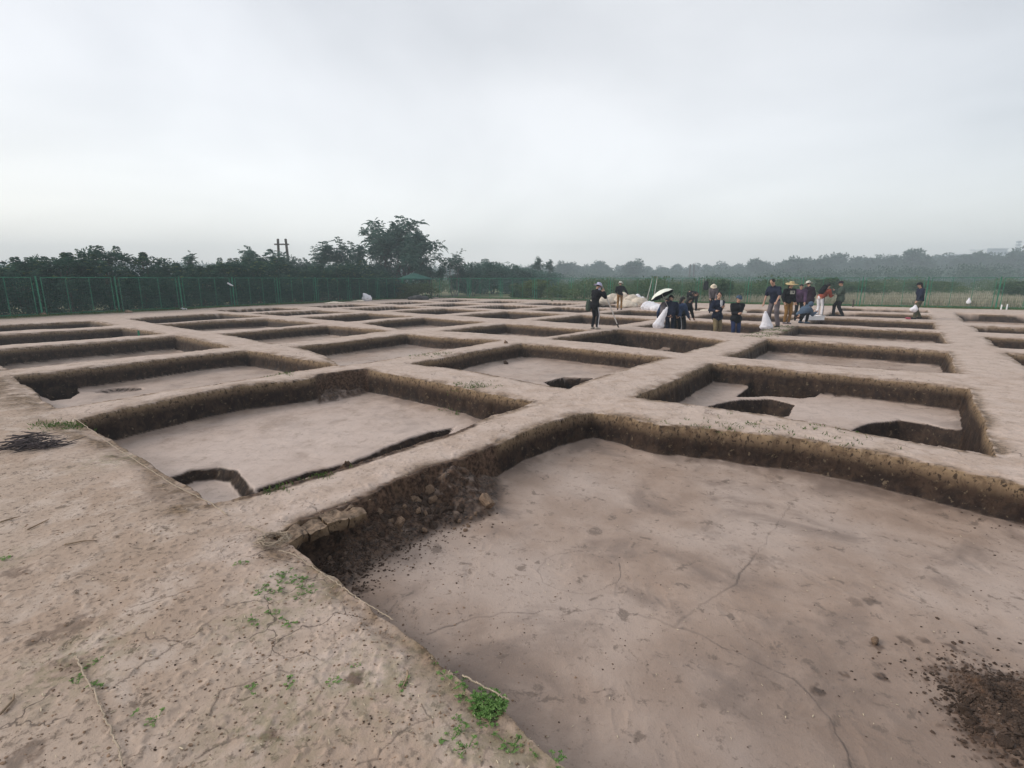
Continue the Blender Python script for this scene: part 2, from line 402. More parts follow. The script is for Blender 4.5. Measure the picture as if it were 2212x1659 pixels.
# holes dug into the floors: (pit, polygon on the floor, extra depth, edge width)
def GF(*pts, z=-.40): return G(*pts, z=z)
HOLES = [
 ((0,1), GF((361,1023),(410,1005),(469,997),(510,1003),(524,1022),(545,1046),(600,1052),(480,1120),(420,1090),(370,1040)), .15, .13),
 ((0,1), GF((545,1046),(580,1035),(660,1008),(700,1000),(760,985),(828,955),(921,923),(984,912),(960,940),(840,985),(700,1035),(560,1075)), .14, .12),
 ((0,2), GF((95,838),(130,832),(165,838),(172,846),(150,857),(115,862),(90,850)), .22, .08),
 ((0,2), GF((198,842),(245,835),(300,833),(305,837),(280,843),(230,846)), .10, .08),
 ((1,1), GF((1178,825),(1220,815),(1279,818),(1265,835),(1235,850),(1200,840)), .45, .05),
 ((1,0), GF((1592,858),(1640,822),(1700,824),(1790,832),(1790,846),(1760,859),(1730,862),(1670,857), z=-.46), .42, .09),
 ((1,0), GF((1512,884),(1550,872),(1604,863),(1660,862),(1716,874),(1700,900),(1632,910),(1560,898), z=-.46), .30, .12),
 ((1,0), GF((1838,930),(1880,914),(1941,908),(2000,916),(2060,932),(2118,942),(2140,1000),(2040,1000),(1940,965), z=-.46), .36, .14),
 ((1,0), GF((1770,836),(1860,838),(1960,846),(1990,856),(1920,866),(1800,862), z=-.46), .13, .24),
 ((2,1), G((1200,745),(1335,735),(1420,741),(1431,752),(1380,765),(1280,760), z=-.5), .40, .08),
 ((2,1), G((1435,757),(1500,752),(1540,748),(1520,765),(1470,775), z=-.5), .30, .06),
]
TALUS = [  # crumbled soil lying against the wall of the nearest square
 (G((540,1150),(660,1070),(800,1010),(900,960),(1010,930),(1075,1030),(1075,1090),(1040,1108),(950,1130),(860,1175),(800,1205),(745,1255),(700,1245), z=-.33), .30, .42),
 (G((2080,1430),(2150,1450),(2300,1440),(2400,1600),(2300,1680),(2200,1640),(2090,1560), z=-.33), .08, .12),
 (G((680,850),(790,822),(800,838),(740,852),(690,862), z=-.36), .10, .12)]
CR_FLOOR = [[(925,1378),(1000,1345),(1080,1328),(1180,1322),(1262,1318),(1369,1326),(1459,1354),(1562,1395),(1648,1433),(1713,1465),(1760,1515),(1794,1558),(1816,1601),(1840,1665)],
 [(1459,1354),(1502,1317),(1588,1257),(1631,1197),(1674,1137),(1704,1094)],
 [(1252+90*math.cos(a_/14*6.283), 1236+47*math.sin(a_/14*6.283)) for a_ in range(-1, 12)]]
def X4(*p): return [(x/2.88, y/2.88+1097.2) for x, y in p]
def X7(*p): return [(x/3.666+713.2, y/3.666+1371.5) for x, y in p]
CR_TOP = [X4((1620,580),(1500,600),(1410,650),(1330,700),(1290,745),(1190,810),(1100,850),(1040,895),(960,950),(900,970),(830,1040),(700,1120)),
 X4((1370,430),(1240,500),(1100,540),(950,580),(820,625),(650,690),(480,750),(300,840)),
 X4((1000,585),(900,640),(820,690),(640,740)),
 X4((730,790),(900,795),(915,840),(1040,825),(1110,850)),
 
 X4((2090,760),(2100,880),(2040,950),(1900,1020),(1760,1000),(1560,1070),(1380,1135),(1340,1220),(1320,1290)),
 X4((1900,1020),(1970,1060),(2000,1130),(1960,1190),(1860,1260),(1800,1350)),
 X4((1550,1380),(1430,1440),(1310,1500),(1200,1560)), X4((1350,1340),(1400,1400),(1390,1450)),
 X4((2140,1180),(2130,1250),(2200,1300)),
 X4((20,1290),(60,1240),(100,1180)),
 X4((2450,250),(2380,330),(2300,360)),
 X7((730,540),(790,630),(680,690),(560,760),(520,840),(430,900),(400,970),(270,1000),(200,1054)), X7((790,630),(830,700)),
 X7((1250,860),(1210,940),(1180,1054)), X7((1060,310),(1130,450),(1150,520)),]

def build_ground():
    ang = np.concatenate([np.linspace(-180, -64, 60, endpoint=False), np.arange(-64, 64, .115), np.linspace(64, 180, 60)[:-1]])
    rr = [.25]
    while rr[-1] < 1.1: rr.append(rr[-1]*1.12)
    while rr[-1] < 4.6: rr.append(rr[-1]*1.003)
    while rr[-1] < 14: rr.append(rr[-1]*1.0034)
    while rr[-1] < 30: rr.append(rr[-1]*1.0042)
    while rr[-1] < 56: rr.append(rr[-1]*1.006)
    while rr[-1] < 1300: rr.append(rr[-1]*1.06)
    rr = np.array(rr); A = np.radians(ang)
    na, nr = len(A), len(rr)
    X = (rr[:, None]*np.sin(A)[None]).ravel(); Y = (rr[:, None]*np.cos(A)[None]).ravel()
    n = X.size
    RR = np.hypot(X, Y)
    near = np.clip(1-RR/60, 0, 1)
    z = .030*fbm(X, Y, .35, 3, 3)+.016*fbm(X, Y, 1.7, 3, 9)+.004*fbm(X, Y, 9, 3, 21)
    floor = np.zeros(n); damp_shade = np.zeros(n); reld = np.zeros(n); wallm = np.zeros(n); dark = np.zeros(n); crumb = np.zeros(n); green = np.zeros(n); crack = np.zeros(n)
    amp = np.where(RR < 14, .05, .075)
    wx = X+amp*fbm(X, Y, 1.3, 4, 41, .6)+.022*fbm(X, Y, 7, 3, 43); wy = Y+amp*fbm(X, Y, 1.3, 4, 57, .6)+.022*fbm(X, Y, 7, 3, 47)
    rimd = np.full(n, 9.0)
    hmask = {}
    for k, (poly, dep) in PITS.items():
        xs = [p[0] for p in poly]; ys = [p[1] for p in poly]
        m = np.where((X > min(xs)-.6) & (X < max(xs)+.6) & (Y > min(ys)-.6) & (Y < max(ys)+.6))[0]
        if not len(m): continue
        sd = sdist(wx[m], wy[m], poly)
        wd = .052+.04*fbm(X[m], Y[m], 2.2, 3, 77)+.0034*RR[m]
        t = np.clip((sd+.015)/np.maximum(wd, .03), 0, 1); s = t*t*(3-2*t)
        s = .92*s+.08*np.clip(sd/.22, 0, 1)
        bow = .03*np.exp(-np.clip(sd, 0, 9)/.5)          # floor rises a little towards the walls
        fz = -dep+bow+.018*fbm(X[m], Y[m], 1.1, 3, 88)+.008*fbm(X[m], Y[m], 5, 3, 99)
        z[m] = z[m]*(1-s)+fz*s-.018*np.exp(-((sd+.06)/.07)**2)*(sd < .05)
        floor[m] = np.maximum(floor[m], np.clip((sd-.0)/.03, 0, 1))
        reld[m] = np.maximum(reld[m], np.clip(-z[m]/dep*(sd > -.25), 0, 1))
        damp_shade[m] = np.maximum(damp_shade[m], (sd > 0)*np.clip(1-sd/(.10+.26*np.clip(.45+1.5*fbm(X[m], Y[m], 1.4, 3, 91), 0, 1)), 0, 1)**.8*np.clip(.85+.8*fbm(X[m], Y[m], 9, 3, 92), 0, 1))  # margin along the walls: damp soil and contact shade painted together
        wallm[m] = np.maximum(wallm[m], np.clip((sd+.10)/.04, 0, 1))
        rimd[m] = np.minimum(rimd[m], np.abs(sd)+np.where(sd > 0, .4, 0))
        for (kk, hp, hd, hw) in HOLES:
            if kk != k: continue
            s2 = sdist(wx[m], wy[m], hp); t = np.clip((s2+.02)/hw, 0, 1)
            z[m] -= hd*t*t*(3-2*t)*np.clip(sd/.06, 0, 1)
    for poly, hh, wd in TALUS:
        m = np.where(RR < 14)[0]
        s = sdist(wx[m]+.08*fbm(X[m], Y[m], 3, 3, 5), wy[m]+.08*fbm(X[m], Y[m], 3, 3, 6), poly)
        t = np.clip(s/wd, 0, 1)*np.clip(floor[m]*1.0, 0, 1)*(z[m] < -.05)
        z[m] += hh*t*(.7+.6*fbm(X[m], Y[m], 5, 3, 15))+.05*t*fbm(X[m], Y[m], 16, 3, 16)
        dark[m] = np.maximum(dark[m], np.clip((s+.07)/.10, 0, 1)*np.clip(floor[m]+wallm[m], 0, 1)*np.clip(1.15+1.2*fbm(X[m], Y[m], 12, 3, 2), .3, 1))
    # loose crumbs bump
    cz = np.where(RR < 14)[0]
    lump = np.clip(fbm(X[cz], Y[cz], 22, 2, 60)-.25, 0, 1)
    z[cz] += .018*lump*(1-floor[cz])
    # shallow shoe prints and scuffs
    rq = np.random.default_rng(77)
    for i in range(120):
        fl_ = i % 2; c = at(rq.uniform(700, 2250) if fl_ else rq.uniform(-100, 1000), rq.uniform(960, 1680), FLOOR if fl_ else 0); a = rq.uniform(0, 3.14)
        m = cz[(np.abs(X[cz]-c.x) < .3) & (np.abs(Y[cz]-c.y) < .3)]
        if not len(m): continue
        ex = (X[m]-c.x)*math.cos(a)+(Y[m]-c.y)*math.sin(a); ey = -(X[m]-c.x)*math.sin(a)+(Y[m]-c.y)*math.cos(a)
        q = (ex/.14)**2+(ey/(.048+.012*np.sign(ex)))**2; t = np.clip(1.25-q, 0, 1)
        z[m] -= rq.uniform(.002, .005)*t*(floor[m] > .9 if fl_ else floor[m] < .1); z[m] += .0015*np.exp(-((q-1.5)/.5)**2)
    # crumbly band along rims in the left foreground
    cb = [G((170,905),(460,1090),(420,1130),(330,1120),(290,1010),(150,960),(60,900)), G((30,812),(120,882),(60,900),(-60,860),(-60,800)),
          G((560,1170),(650,1195),(860,1340),(1020,1475),(1250,1670),(1180,1700),(960,1500),(780,1340),(640,1230),(540,1215))]
    for q in cb:
        s = sdist(wx[cz]+.1*fbm(X[cz], Y[cz], 2.5, 3, 71), wy[cz], q)
        crumb[cz] = np.maximum(crumb[cz], np.clip(s/.18+.3, 0, 1)*np.clip(.75+1.1*fbm(X[cz], Y[cz], 6, 3, 72), 0, 1)*(1-floor[cz]))
    crumb = np.maximum(crumb, .9*np.clip(1.25-rimd/(.15+.12*fbm(X, Y, 2.5, 3, 23)), 0, 1)*np.clip(.75+1.2*fbm(X, Y, 7, 3, 24), .15, 1)*(RR < 34))
    # dark burnt / mossy spots
    for (px, py, r_, zz_, dk) in [(140,1355,.12,0,.6),(150,1440,.09,0,.35),(30,1235,.08,0,.6),(768,1468,.04,0,.9),(575,1585,.03,0,.7),(45,1650,.09,0,.7),(1140,1640,.03,0,.5),
                              (1650,1210,.13,FLOOR,.35),(1590,1190,.10,FLOOR,.3),(1880,1300,.05,FLOOR,.7),(1900,1395,.045,FLOOR,.9),(1830,1455,.035,FLOOR,1),(1905,1460,.03,FLOOR,1),(1770,1490,.045,FLOOR,.9),
                              (1960,1385,.05,FLOOR,.8),(2000,1390,.05,FLOOR,.8),(775,1278,.06,FLOOR,.9),(940,1000,.12,0,.25),(360,1070,.22,0,.35),(1850,1300,.05,FLOOR,.5),(2190,1520,.36,FLOOR,1.0),(2150,1570,.25,FLOOR,.9),(2120,1480,.12,FLOOR,.8)]:
        c = at(px, py, zz_); d = np.hypot(X[cz]-c.x, Y[cz]-c.y)+r_*.7*fbm(X[cz], Y[cz], 9, 3, 33)+r_*.9*fbm(X[cz], Y[cz], 30, 3, 34)
        dark[cz] = np.maximum(dark[cz], min(1, dk*.85)*np.clip((.95-d/r_)*2.0, 0, 1))
    for (px, py, r_) in [(640,1275,.30),(150,1440,.28),(560,1340,.25),(10,1210,.15),(150,915,.3),(800,1470,.3),(1010,1500,.2),(250,990,.35),(590,1560,.3),(1080,1600,.3)]:
        c = at(px, py); d = np.hypot(X[cz]-c.x, Y[cz]-c.y)
        green[cz] = np.maximum(green[cz], .32*np.clip(1.3-d/r_, 0, 1)*(1-floor[cz]))
    for c_, z_ in [(l, 0.0) for l in CR_TOP]+[(l, FLOOR) for l in CR_FLOOR]:
        g = G(*c_, z=z_)
        xs = [p[0] for p in g]; ys = [p[1] for p in g]
        m = np.where((X > min(xs)-.1) & (X < max(xs)+.1) & (Y > min(ys)-.1) & (Y < max(ys)+.1))[0]
        d = pdist(X[m]+.028*fbm(X[m], Y[m], 9, 3, 4), Y[m]+.028*fbm(X[m], Y[m], 9, 3, 8), g)
        w_ = (.0030 if z_ == 0 else .0048)*(1+.9*fbm(X[m], Y[m], 3, 2, 19))
        t = np.clip(1.7-d/np.maximum(w_, .0025), 0, 1)
        t = t*np.clip(.8+1.3*fbm(X[m], Y[m], 2.4, 3, 66), .45, 1); crack[m] = np.maximum(crack[m], t*(.62 if z_ == 0 else .6)); z[m] -= .0015*t
    # world beyond the fence
    dx, dy = (FB-FA).normalized(); nf = (X-FA.x)*dy+(Y-FA.y)*(-dx)
    dx, dy = (FA-Vector((-22.6,24.2))).normalized(); nl = (X-FA.x)*dy+(Y-FA.y)*(-dx)
    field = np.maximum(np.clip(-(nf-.9+.6*fbm(X, Y, .8, 3, 12))/.6, 0, 1), np.clip(-(nl-1.2+.6*fbm(X, Y, .8, 3, 12))/.6, 0, 1))
    z = np.where(RR > 60, np.maximum(z, -.2), z)
    crumb = crumb*(1-field)
    U = X*SU+Y*CU; V_ = -X*CU+Y*SU
    pale = .55*np.clip((U-.9+.5*fbm(X, Y, .9, 3, 14))/.7, 0, 1)*(1-floor)*(1-field)
    for kk_, pv_ in (((0, 1), .62), ((1, 0), .5), ((0, 2), .35), ((1, 1), .35)):
        m = np.where(RR < 22)[0]; s_ = sdist(X[m], Y[m], PITS[kk_][0]); pale[m] = np.maximum(pale[m], pv_*np.clip(s_/.3-.2, 0, 1))
    c = at(1900, 1560, FLOOR); m = cz; d = np.hypot(X[m]-c.x, (Y[m]-c.y)*1.6)+.35*fbm(X[m], Y[m], 1.6, 4, 15)
    pale = pale*(1-np.clip(crumb*1.3, 0, 1)); damp_shade[m] = np.maximum(damp_shade[m], .36*np.clip(1.35-d/1.1, 0, 1)*floor[m])  # also darkens the near floor's lower right: lens vignetting painted into the soil
    co = np.empty((n+1, 3)); co[:n, 0] = X; co[:n, 1] = Y; co[:n, 2] = z; co[n] = (0, 0, z[0])
    i = np.arange(nr-1)[:, None]*na; j = np.arange(na)[None]; j2 = (j+1) % na
    q = np.stack([i+j, i+j2, i+na+j2, i+na+j], -1).reshape(-1, 4)[:, ::-1]
    tri = np.stack([np.full(na, n), (np.arange(na)+1) % na, np.arange(na)], -1)[:, ::-1]
    me = bpy.data.meshes.new('ground')
    nq, ntr = len(q), len(tri)
    me.vertices.add(n+1); me.vertices.foreach_set('co', co.ravel())
    me.loops.add(nq*4+ntr*3); me.loops.foreach_set('vertex_index', np.concatenate([q.ravel(), tri.ravel()]).astype(np.int32))
    me.polygons.add(nq+ntr)
    me.polygons.foreach_set('loop_start', np.concatenate([np.arange(nq)*4, nq*4+np.arange(ntr)*3]).astype(np.int32))
    me.polygons.foreach_set('use_smooth', np.ones(nq+ntr, bool))
    me.update(calc_edges=True)
    for nm, a_ in (('floor', floor), ('wallm', wallm), ('dark', dark), ('crumb', crumb), ('green', green), ('crack', crack), ('field', field), ('damp_shade', damp_shade), ('pale', pale), ('reld', reld)):
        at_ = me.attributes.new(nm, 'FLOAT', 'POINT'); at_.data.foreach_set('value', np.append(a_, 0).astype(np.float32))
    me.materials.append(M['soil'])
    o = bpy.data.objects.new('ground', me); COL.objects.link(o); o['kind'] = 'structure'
    return (rr, A, z.reshape(nr, na))
GR = build_ground()
def gz(x, y):
    rr, A, Z = GR
    r = math.hypot(x, y); a = math.atan2(x, y)
    i = min(max(np.searchsorted(rr, r), 1), len(rr)-1); j = min(max(np.searchsorted(A, a), 1), len(A)-1)
    fr = (r-rr[i-1])/(rr[i]-rr[i-1]); fa = (a-A[j-1])/(A[j]-A[j-1]); fr = min(max(fr, 0), 1)
    return float((Z[i-1, j-1]*(1-fa)+Z[i-1, j]*fa)*(1-fr)+(Z[i, j-1]*(1-fa)+Z[i, j]*fa)*fr)
def gp(px, py, z=0.0, dz=0.0):
    p = at(px, py, z); return Vector((p.x, p.y, gz(p.x, p.y)+dz))

# ------------------------------------------------------------------ foliage builders
def leaf_mesh(name, mat, quads, tones, parent=None):
    """quads: (n,4,3) array, tones: (n,)"""
    q = np.asarray(quads, np.float32); n = len(q)
    me = bpy.data.meshes.new(name)
    me.vertices.add(n*4); me.vertices.foreach_set('co', q.ravel())
    me.loops.add(n*4); me.loops.foreach_set('vertex_index', np.arange(n*4, dtype=np.int32))
    me.polygons.add(n); me.polygons.foreach_set('loop_start', np.arange(n, dtype=np.int32)*4)
    me.update(calc_edges=True)
    a = me.attributes.new('tone', 'FLOAT', 'POINT'); a.data.foreach_set('value', np.repeat(np.asarray(tones, np.float32), 4))
    me.materials.append(mat)
    o = bpy.data.objects.new(name, me); COL.objects.link(o)
    if parent: o.parent = parent
    return o
def unit(v): return v/np.maximum(np.linalg.norm(v, axis=-1, keepdims=True), 1e-9)
def leaves(c, d, L_, W_, r):
    """diamond leaves: base points c, directions d, length, width"""
    n = len(c); d = unit(d); s = unit(np.cross(d, r.normal(size=(n, 3)))); L_ = np.broadcast_to(L_, n)[:, None]; W_ = np.broadcast_to(W_, n)[:, None]
    m = c+d*L_*.5
    return np.stack([c, m+s*W_*.5, c+d*L_, m-s*W_*.5], 1)
def fronds(base, dirs, length, nl, lw, r, droop=.5):
    """pinnate fronds: leaflets in pairs along drooping midribs"""
    Q = []; T_ = []
    for b, d, l in zip(base, dirs, length):
        d = d/np.linalg.norm(d); side = np.cross(d, (0, 0, 1.)); side = side/max(np.linalg.norm(side), 1e-6)
        t = np.linspace(.12, 1, nl)
        p = b+d*(t*l)[:, None]; p[:, 2] -= droop*l*t**2*.6
        tn = d+np.stack([0*t, 0*t, -droop*1.2*t], 1)
        tone = r.uniform(0, 1)
        for sg in (-1, 1):
            dd = tn*.55+side*sg*.8+np.array((0, 0, -.35))+r.normal(size=(nl, 3))*.12
            L_ = lw*2.6*np.sin(np.pi*np.clip(t*.8+.15, 0, 1))
            Q.append(leaves(p, dd, L_, lw, r)); T_.append(np.clip(tone+r.normal(size=nl)*.08, 0, 1))
    return np.concatenate(Q), np.concatenate(T_)
def clump(c, rad, n, size, r, up=.3):
    v = unit(r.normal(size=(n, 3)))*(r.uniform(.25, 1, n)**.5)[:, None]
    p = np.asarray(c)+v*np.asarray(rad)
    d = v*.6+r.normal(size=(n, 3))*.6+np.array((0, 0, up))
    t0 = r.uniform(.1, .7)
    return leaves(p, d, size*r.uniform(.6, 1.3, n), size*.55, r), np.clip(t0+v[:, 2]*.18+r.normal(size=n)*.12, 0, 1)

def make_shrub(name, h, wd, mat, seed, nfr=150, tipn=26, label=None, cat='shrub', group=None, dens=1.0, size=.11, top_fr=.42, stems=5, bark='bark'):
    r = np.random.default_rng(seed); root = empty(name, (0, 0, 0))
    tag(root, label, cat, group)
    mb = MB(); Q = []; T_ = []
    for i in range(stems):
        a = r.uniform(0, 6.28); l = r.uniform(.05, .5)*wd*.5; hh = h*r.uniform(.7, .95)
        pts = [(.1*math.cos(a), .1*math.sin(a), -.1), (l*.4*math.cos(a), l*.4*math.sin(a), hh*.4), (l*math.cos(a), l*math.sin(a), hh)]
        mb.tube(pts, [.035*h/2.5, .025*h/2.5, .008], 5)
    mb.build('stems', M[bark], root)
    k = int(26*dens)
    for i in range(k):
        a = r.uniform(0, 6.28); rr = wd*.5*math.sqrt(r.uniform(0, 1))*.9; z = h*r.uniform(.08, .82)
        sc = .28+.16*r.uniform()
        q, t = clump((rr*math.cos(a), rr*math.sin(a), z), (sc*wd*.5, sc*wd*.5, sc*h*.36), 190, size, r)
        Q.append(q); T_.append(t)
    b = []; d = []
    for i in range(nfr):
        a = r.uniform(0, 6.28); rr = wd*.5*math.sqrt(r.uniform(0, 1)); z = h*(.35+.5*r.uniform()) if i % 3 else h*(.78+.12*r.uniform())
        b.append((rr*math.cos(a)*.8, rr*math.sin(a)*.8, z)); d.append((math.cos(a)*.7+r.normal()*.4, math.sin(a)*.7+r.normal()*.4, .5+.5*r.uniform()))
    q, t = fronds(np.array(b), np.array(d), r.uniform(.6, 1.25, nfr)*top_fr, 9, top_fr*.13, r, .7); Q.append(q); T_.append(t)
    for i in range(3):                                  # a few leaders stick out above
        a = r.uniform(0, 6.28); rr = wd*.35*r.uniform(); n = tipn
        zz = h*(.8+.22*np.linspace(0, 1, n)); aa = np.arange(n)*2.4
        b = np.stack([rr*math.cos(a)+0*aa, rr*math.sin(a)+0*aa, zz], 1); d = np.stack([np.cos(aa), np.sin(aa), .35+0*aa], 1)
        q, t = fronds(b, d, np.linspace(1, .35, n)*top_fr*.9, 6, top_fr*.13, r, .8); Q.append(q); T_.append(t)
    leaf_mesh('foliage', mat, np.concatenate(Q), np.concatenate(T_), root)
    return root

def grow(mb, p, d, length, rad, depth, r, tips, spread=.6, n=5, up=.12):
    pts = [Vector(p)]; rs = [rad]; dd = Vector(d).normalized()
    seg = 4
    for i in range(seg):
        dd = (dd+Vector(r.normal(size=3)*.16)+Vector((0, 0, up))).normalized()
        pts.append(pts[-1]+dd*length/seg); rs.append(rad*(1-.42*(i+1)/seg))
    mb.tube(pts, rs, n, False)
    if depth == 0: tips.append((pts[-1], dd)); tips.append((pts[-2], dd)); return
    if depth < 2: tips.append((pts[-1], dd))
    for k in range(3 if depth > 1 else 3):
        a = r.uniform(0, 6.28); o = dd.orthogonal().normalized(); o.rotate(Matrix.Rotation(a, 3, dd))
        q = pts[2+k % 3]
        grow(mb, q, dd+o*spread*r.uniform(.7, 1.4), length*r.uniform(.6, .8), rs[2+k % 3]*.62, depth-1, r, tips, spread, max(3, n-1), up)

def make_tree(name, h, seed, mat, label, cat='tree', group=None, trunk_h=.25, spread=.75, depth=3, rad=.12, per=5, fl=.9, leafs='frond', bark='bark', leafsize=.16, nstem=1, up=.1, fill=0):
    r = np.random.default_rng(seed); root = empty(name, (0, 0, 0)); tag(root, label, cat, group)
    mb = MB(); tips = []
    for s in range(nstem):
        a = 6.28*s/nstem+r.uniform(); ln = (.0 if nstem == 1 else .35)
        d0 = (math.cos(a)*ln, math.sin(a)*ln, 1)
        base = Vector((0, 0, -.2)) if nstem == 1 else Vector((math.cos(a)*.2, math.sin(a)*.2, -.2))
        tp = base+Vector(d0)*trunk_h*h
        mb.tube([base, (base+tp)/2+Vector(r.normal(size=3)*.03*h*.3), tp], [rad*1.25, rad*.95, rad*.85], 8, False)
        for k in range(4 if nstem == 1 else 2):
            aa = a+k*1.7+r.uniform()*.5
            grow(mb, tp-Vector((0, 0, .04*h*k)), Vector(d0)*.7+Vector((math.cos(aa), math.sin(aa), 0))*spread*(.25+.3*k), h*(1-trunk_h)*.42, rad*.6, depth-1, r, tips, spread, 5, up)
    mb.build('trunk', M[bark], root)
    # scale so that the top is at h
    zmax = max(t[0].z for t in tips)
    Q = []; T_ = []
    b = []; d = []
    for p, dd in tips:
        for k in range(per):
            v = r.normal(size=3); v = v/np.linalg.norm(v)
            b.append(np.array(p)+v*.12*fl); d.append(v*.9+np.array(dd)*.6+np.array((0, 0, .25)))
    b = np.array(b); d = np.array(d)
    if leafs == 'frond':
        q, t = fronds(b, d, fl*r.uniform(.6, 1.2, len(b)), 10, fl*.11, r, .9); Q.append(q); T_.append(t)
    else:
        for p, dd in tips:
            q, t = clump(p, (fl, fl, fl*.7), per*9, leafsize, r); Q.append(q); T_.append(t)
    if fill:
        for i in range(fill):
            p, dd = tips[r.integers(len(tips))]
            q, t = clump(np.array(p)*np.array((.75, .75, .9)), (fl*.9, fl*.9, fl*.7), 60, leafsize, r); Q.append(q); T_.append(t)
    leaf_mesh('crown', mat, np.concatenate(Q), np.concatenate(T_), root)
    k = h/(zmax+.3*fl)
    root.scale = (k, k, k)
    return root

# ------------------------------------------------------------------ the green mesh fence
def fence(pts, label, z0=-.02, hh=1.80, skip=()):
    root = empty('mesh_fence', (pts[0][0], pts[0][1], 0)); o0 = Vector((pts[0][0], pts[0][1], 0))
    tag(root, label, 'fence')
    P = [Vector((p[0], p[1], 0))-o0 for p in pts]
    for i, (a, b) in enumerate(zip(P[:-1], P[1:])):
        d = (b-a); ln = d.length; d.normalize(); zr = Matrix.Rotation(math.atan2(d.y, d.x), 3, 'Z')
        ga = gz((a+o0).x, (a+o0).y)
        mb = MB()
        mb.box(a+Vector((0, 0, hh/2-.1)), (.055, .055, hh+.3), zr); mb.box(a+Vector((0, 0, hh+.055)), (.085, .085, .02), zr)
        mb.build('post', M['fgreen'], root)
        # panel: frame with two uprights, welded wire in between
        f = MB(); a2 = a+d*.18; b2 = b-d*.18; l2 = (b2-a2).length
        for t in (0, 1): f.box(a2+d*l2*t+Vector((0, 0, hh/2+.02)), (.03, .03, hh-.02), zr)
        for z in (.08, hh+.0): f.box((a2+b2)/2+Vector((0, 0, z)), (l2, .03, .035), zr)
        for t in (1/3., 2/3.): f.box(a2+d*l2*t+Vector((0, 0, hh/2+.02)), (.024, .026, hh-.1), zr)
        fr = f.build('panel_frame', M['fgreen'], root)
        m = MB(); nv = int(l2/.09)
        for k in range(1, nv): m.box(a2+d*l2*k/nv+Vector((0, 0, hh/2)), (.0055, .0055, hh-.14), zr)
        for k in range(1, 10): m.box((a2+b2)/2+Vector((0, .008, .08+k*(hh-.08)/10)), (l2-.04, .0055, .0055), zr)
        m.build('wire_mesh', M['wire'], fr)
    mb = MB(); b = P[-1]; mb.box(b+Vector((0, 0, hh/2-.1)), (.07, .07, hh+.3)); mb.build('post', M['fgreen'], root)
    return root
LP = [at(92,682), at(270,675), at(407,667.5), at(518,661.5), at(613,657), at(692,653), at(759,650), at(817,647.3)]
LPf = []
dl = (LP[-1]-LP[0]); 
for i in range(8): LPf.append(LP[0]+dl*i/7)
dl = dl/7
LPf = [LPf[0]-dl*2, LPf[0]-dl]+LPf+[LPf[-1]+dl, LPf[-1]+dl*2.0]
fence(LPf, 'green wire mesh fence on the left in front of the tall dark hedge')
c0 = LPf[-1]
FPp = [(932,642),(990,644),(1050,645.3),(1118,646.5),(1188,648),(1264,650),(1344,652.3),(1425,654.5),(1525,657),(1621,658.6),(1780,661.3),(1942,664),(2081,666)]
fp = [at(*p) for p in FPp]
line0, line1 = Vector((-6.9,48.6,0)), Vector((31.5,28.3,0))
nn_ = 13
FPf = [c0]+[line0.lerp(line1, i/nn_) for i in range(nn_+1)]
FPf.append(FPf[-1]*2-FPf[-2])
fence(FPf, 'green wire mesh fence across the far side behind the people')

# ------------------------------------------------------------------ hedge behind the left fence
HG = 'tall bushes of the dark hedge behind the left fence'
HL = 'dark green bush with drooping compound leaves in the hedge behind the left fence'
protos = [make_shrub('hedge_bush', h, wd, M['leaf_hedge'], 10+i, label=HL, cat='bush', group=HG, nfr=170, dens=dn)
          for i, (h, wd, dn) in enumerate([(2.7, 2.5, 1.3), (2.9, 2.3, 1.2), (2.45, 2.6, 1.3), (3.05, 2.4, 1.2), (2.3, 2.5, 1.35)])]
A_, B_ = LPf[0], LPf[-3]
dd_ = (B_-A_).normalized(); nn2 = Vector((-dd_.y, dd_.x, 0))
used = [False]*len(protos)
def place(pr, i, loc, rz, sc=1.0, szz=None):
    if not used_map.get(pr.name): o = pr; used_map[pr.name] = 1
    else: o = copy_tree(pr)
    o.location = loc; o.rotation_euler = (0, 0, rz); s0 = pr['_s'] if '_s' in pr else 1
    o.scale = tuple(k*sc for k in BASE.setdefault(pr.name, tuple(pr.scale)))
    return o
used_map = {}; BASE = {}
hl = (B_-A_).length+3
i = 0
for row, off in enumerate((1.35, 2.9)):
    t = row*.8-2.5
    while t < hl:
        p = A_+dd_*t+nn2*(off+random.uniform(-.25, .25))
        place(protos[(i*3+row*2) % 5], i, (p.x, p.y, -.05), random.uniform(0, 6.28), (.86 if row == 0 else .98)*random.uniform(1.03, 1.19)*(1+.0015*t))
        t += 1.75; i += 1

# taller growth rising over the hedge
def px_tree(mk, x, ytop, Y, **kw):
    top = atd(x, ytop, Y)
    o = mk(h=top.z, **kw); o.location = (top.x, top.y, -.05); return o
px_tree(make_tree, 853, 466, 54, name='large_tree', seed=4, mat=M['leaf_tree'], label='large tree with feathery drooping leaves rising over the fence corner', trunk_h=.10, spread=.8, depth=4, rad=.17, per=5, fl=.85, nstem=4, up=.15, fill=22, leafsize=.15)
px_tree(make_tree, 745, 515, 51, name='feathery_tree', seed=21, mat=M['leaf_tree'], label='slender feathery tree directly left of the large tree', trunk_h=.3, spread=.45, depth=3, rad=.08, per=5, fl=.7, nstem=2, up=.2, fill=25)
px_tree(make_tree, 693, 528, 49, name='feathery_tree', seed=22, mat=M['leaf_tree'], label='thin upright tree poking out of the hedge between the pole frame and the feathery trees', trunk_h=.35, spread=.3, depth=3, rad=.05, per=4, fl=.45, nstem=1, up=.3, fill=10)
px_tree(make_tree, 560, 536, 50, name='feathery_tree', seed=23, mat=M['leaf_tree'], label='low bushy tree over the hedge left of the wooden pole frame', trunk_h=.25, spread=.6, depth=3, rad=.08, per=5, fl=.65, nstem=2, up=.1, fill=30)
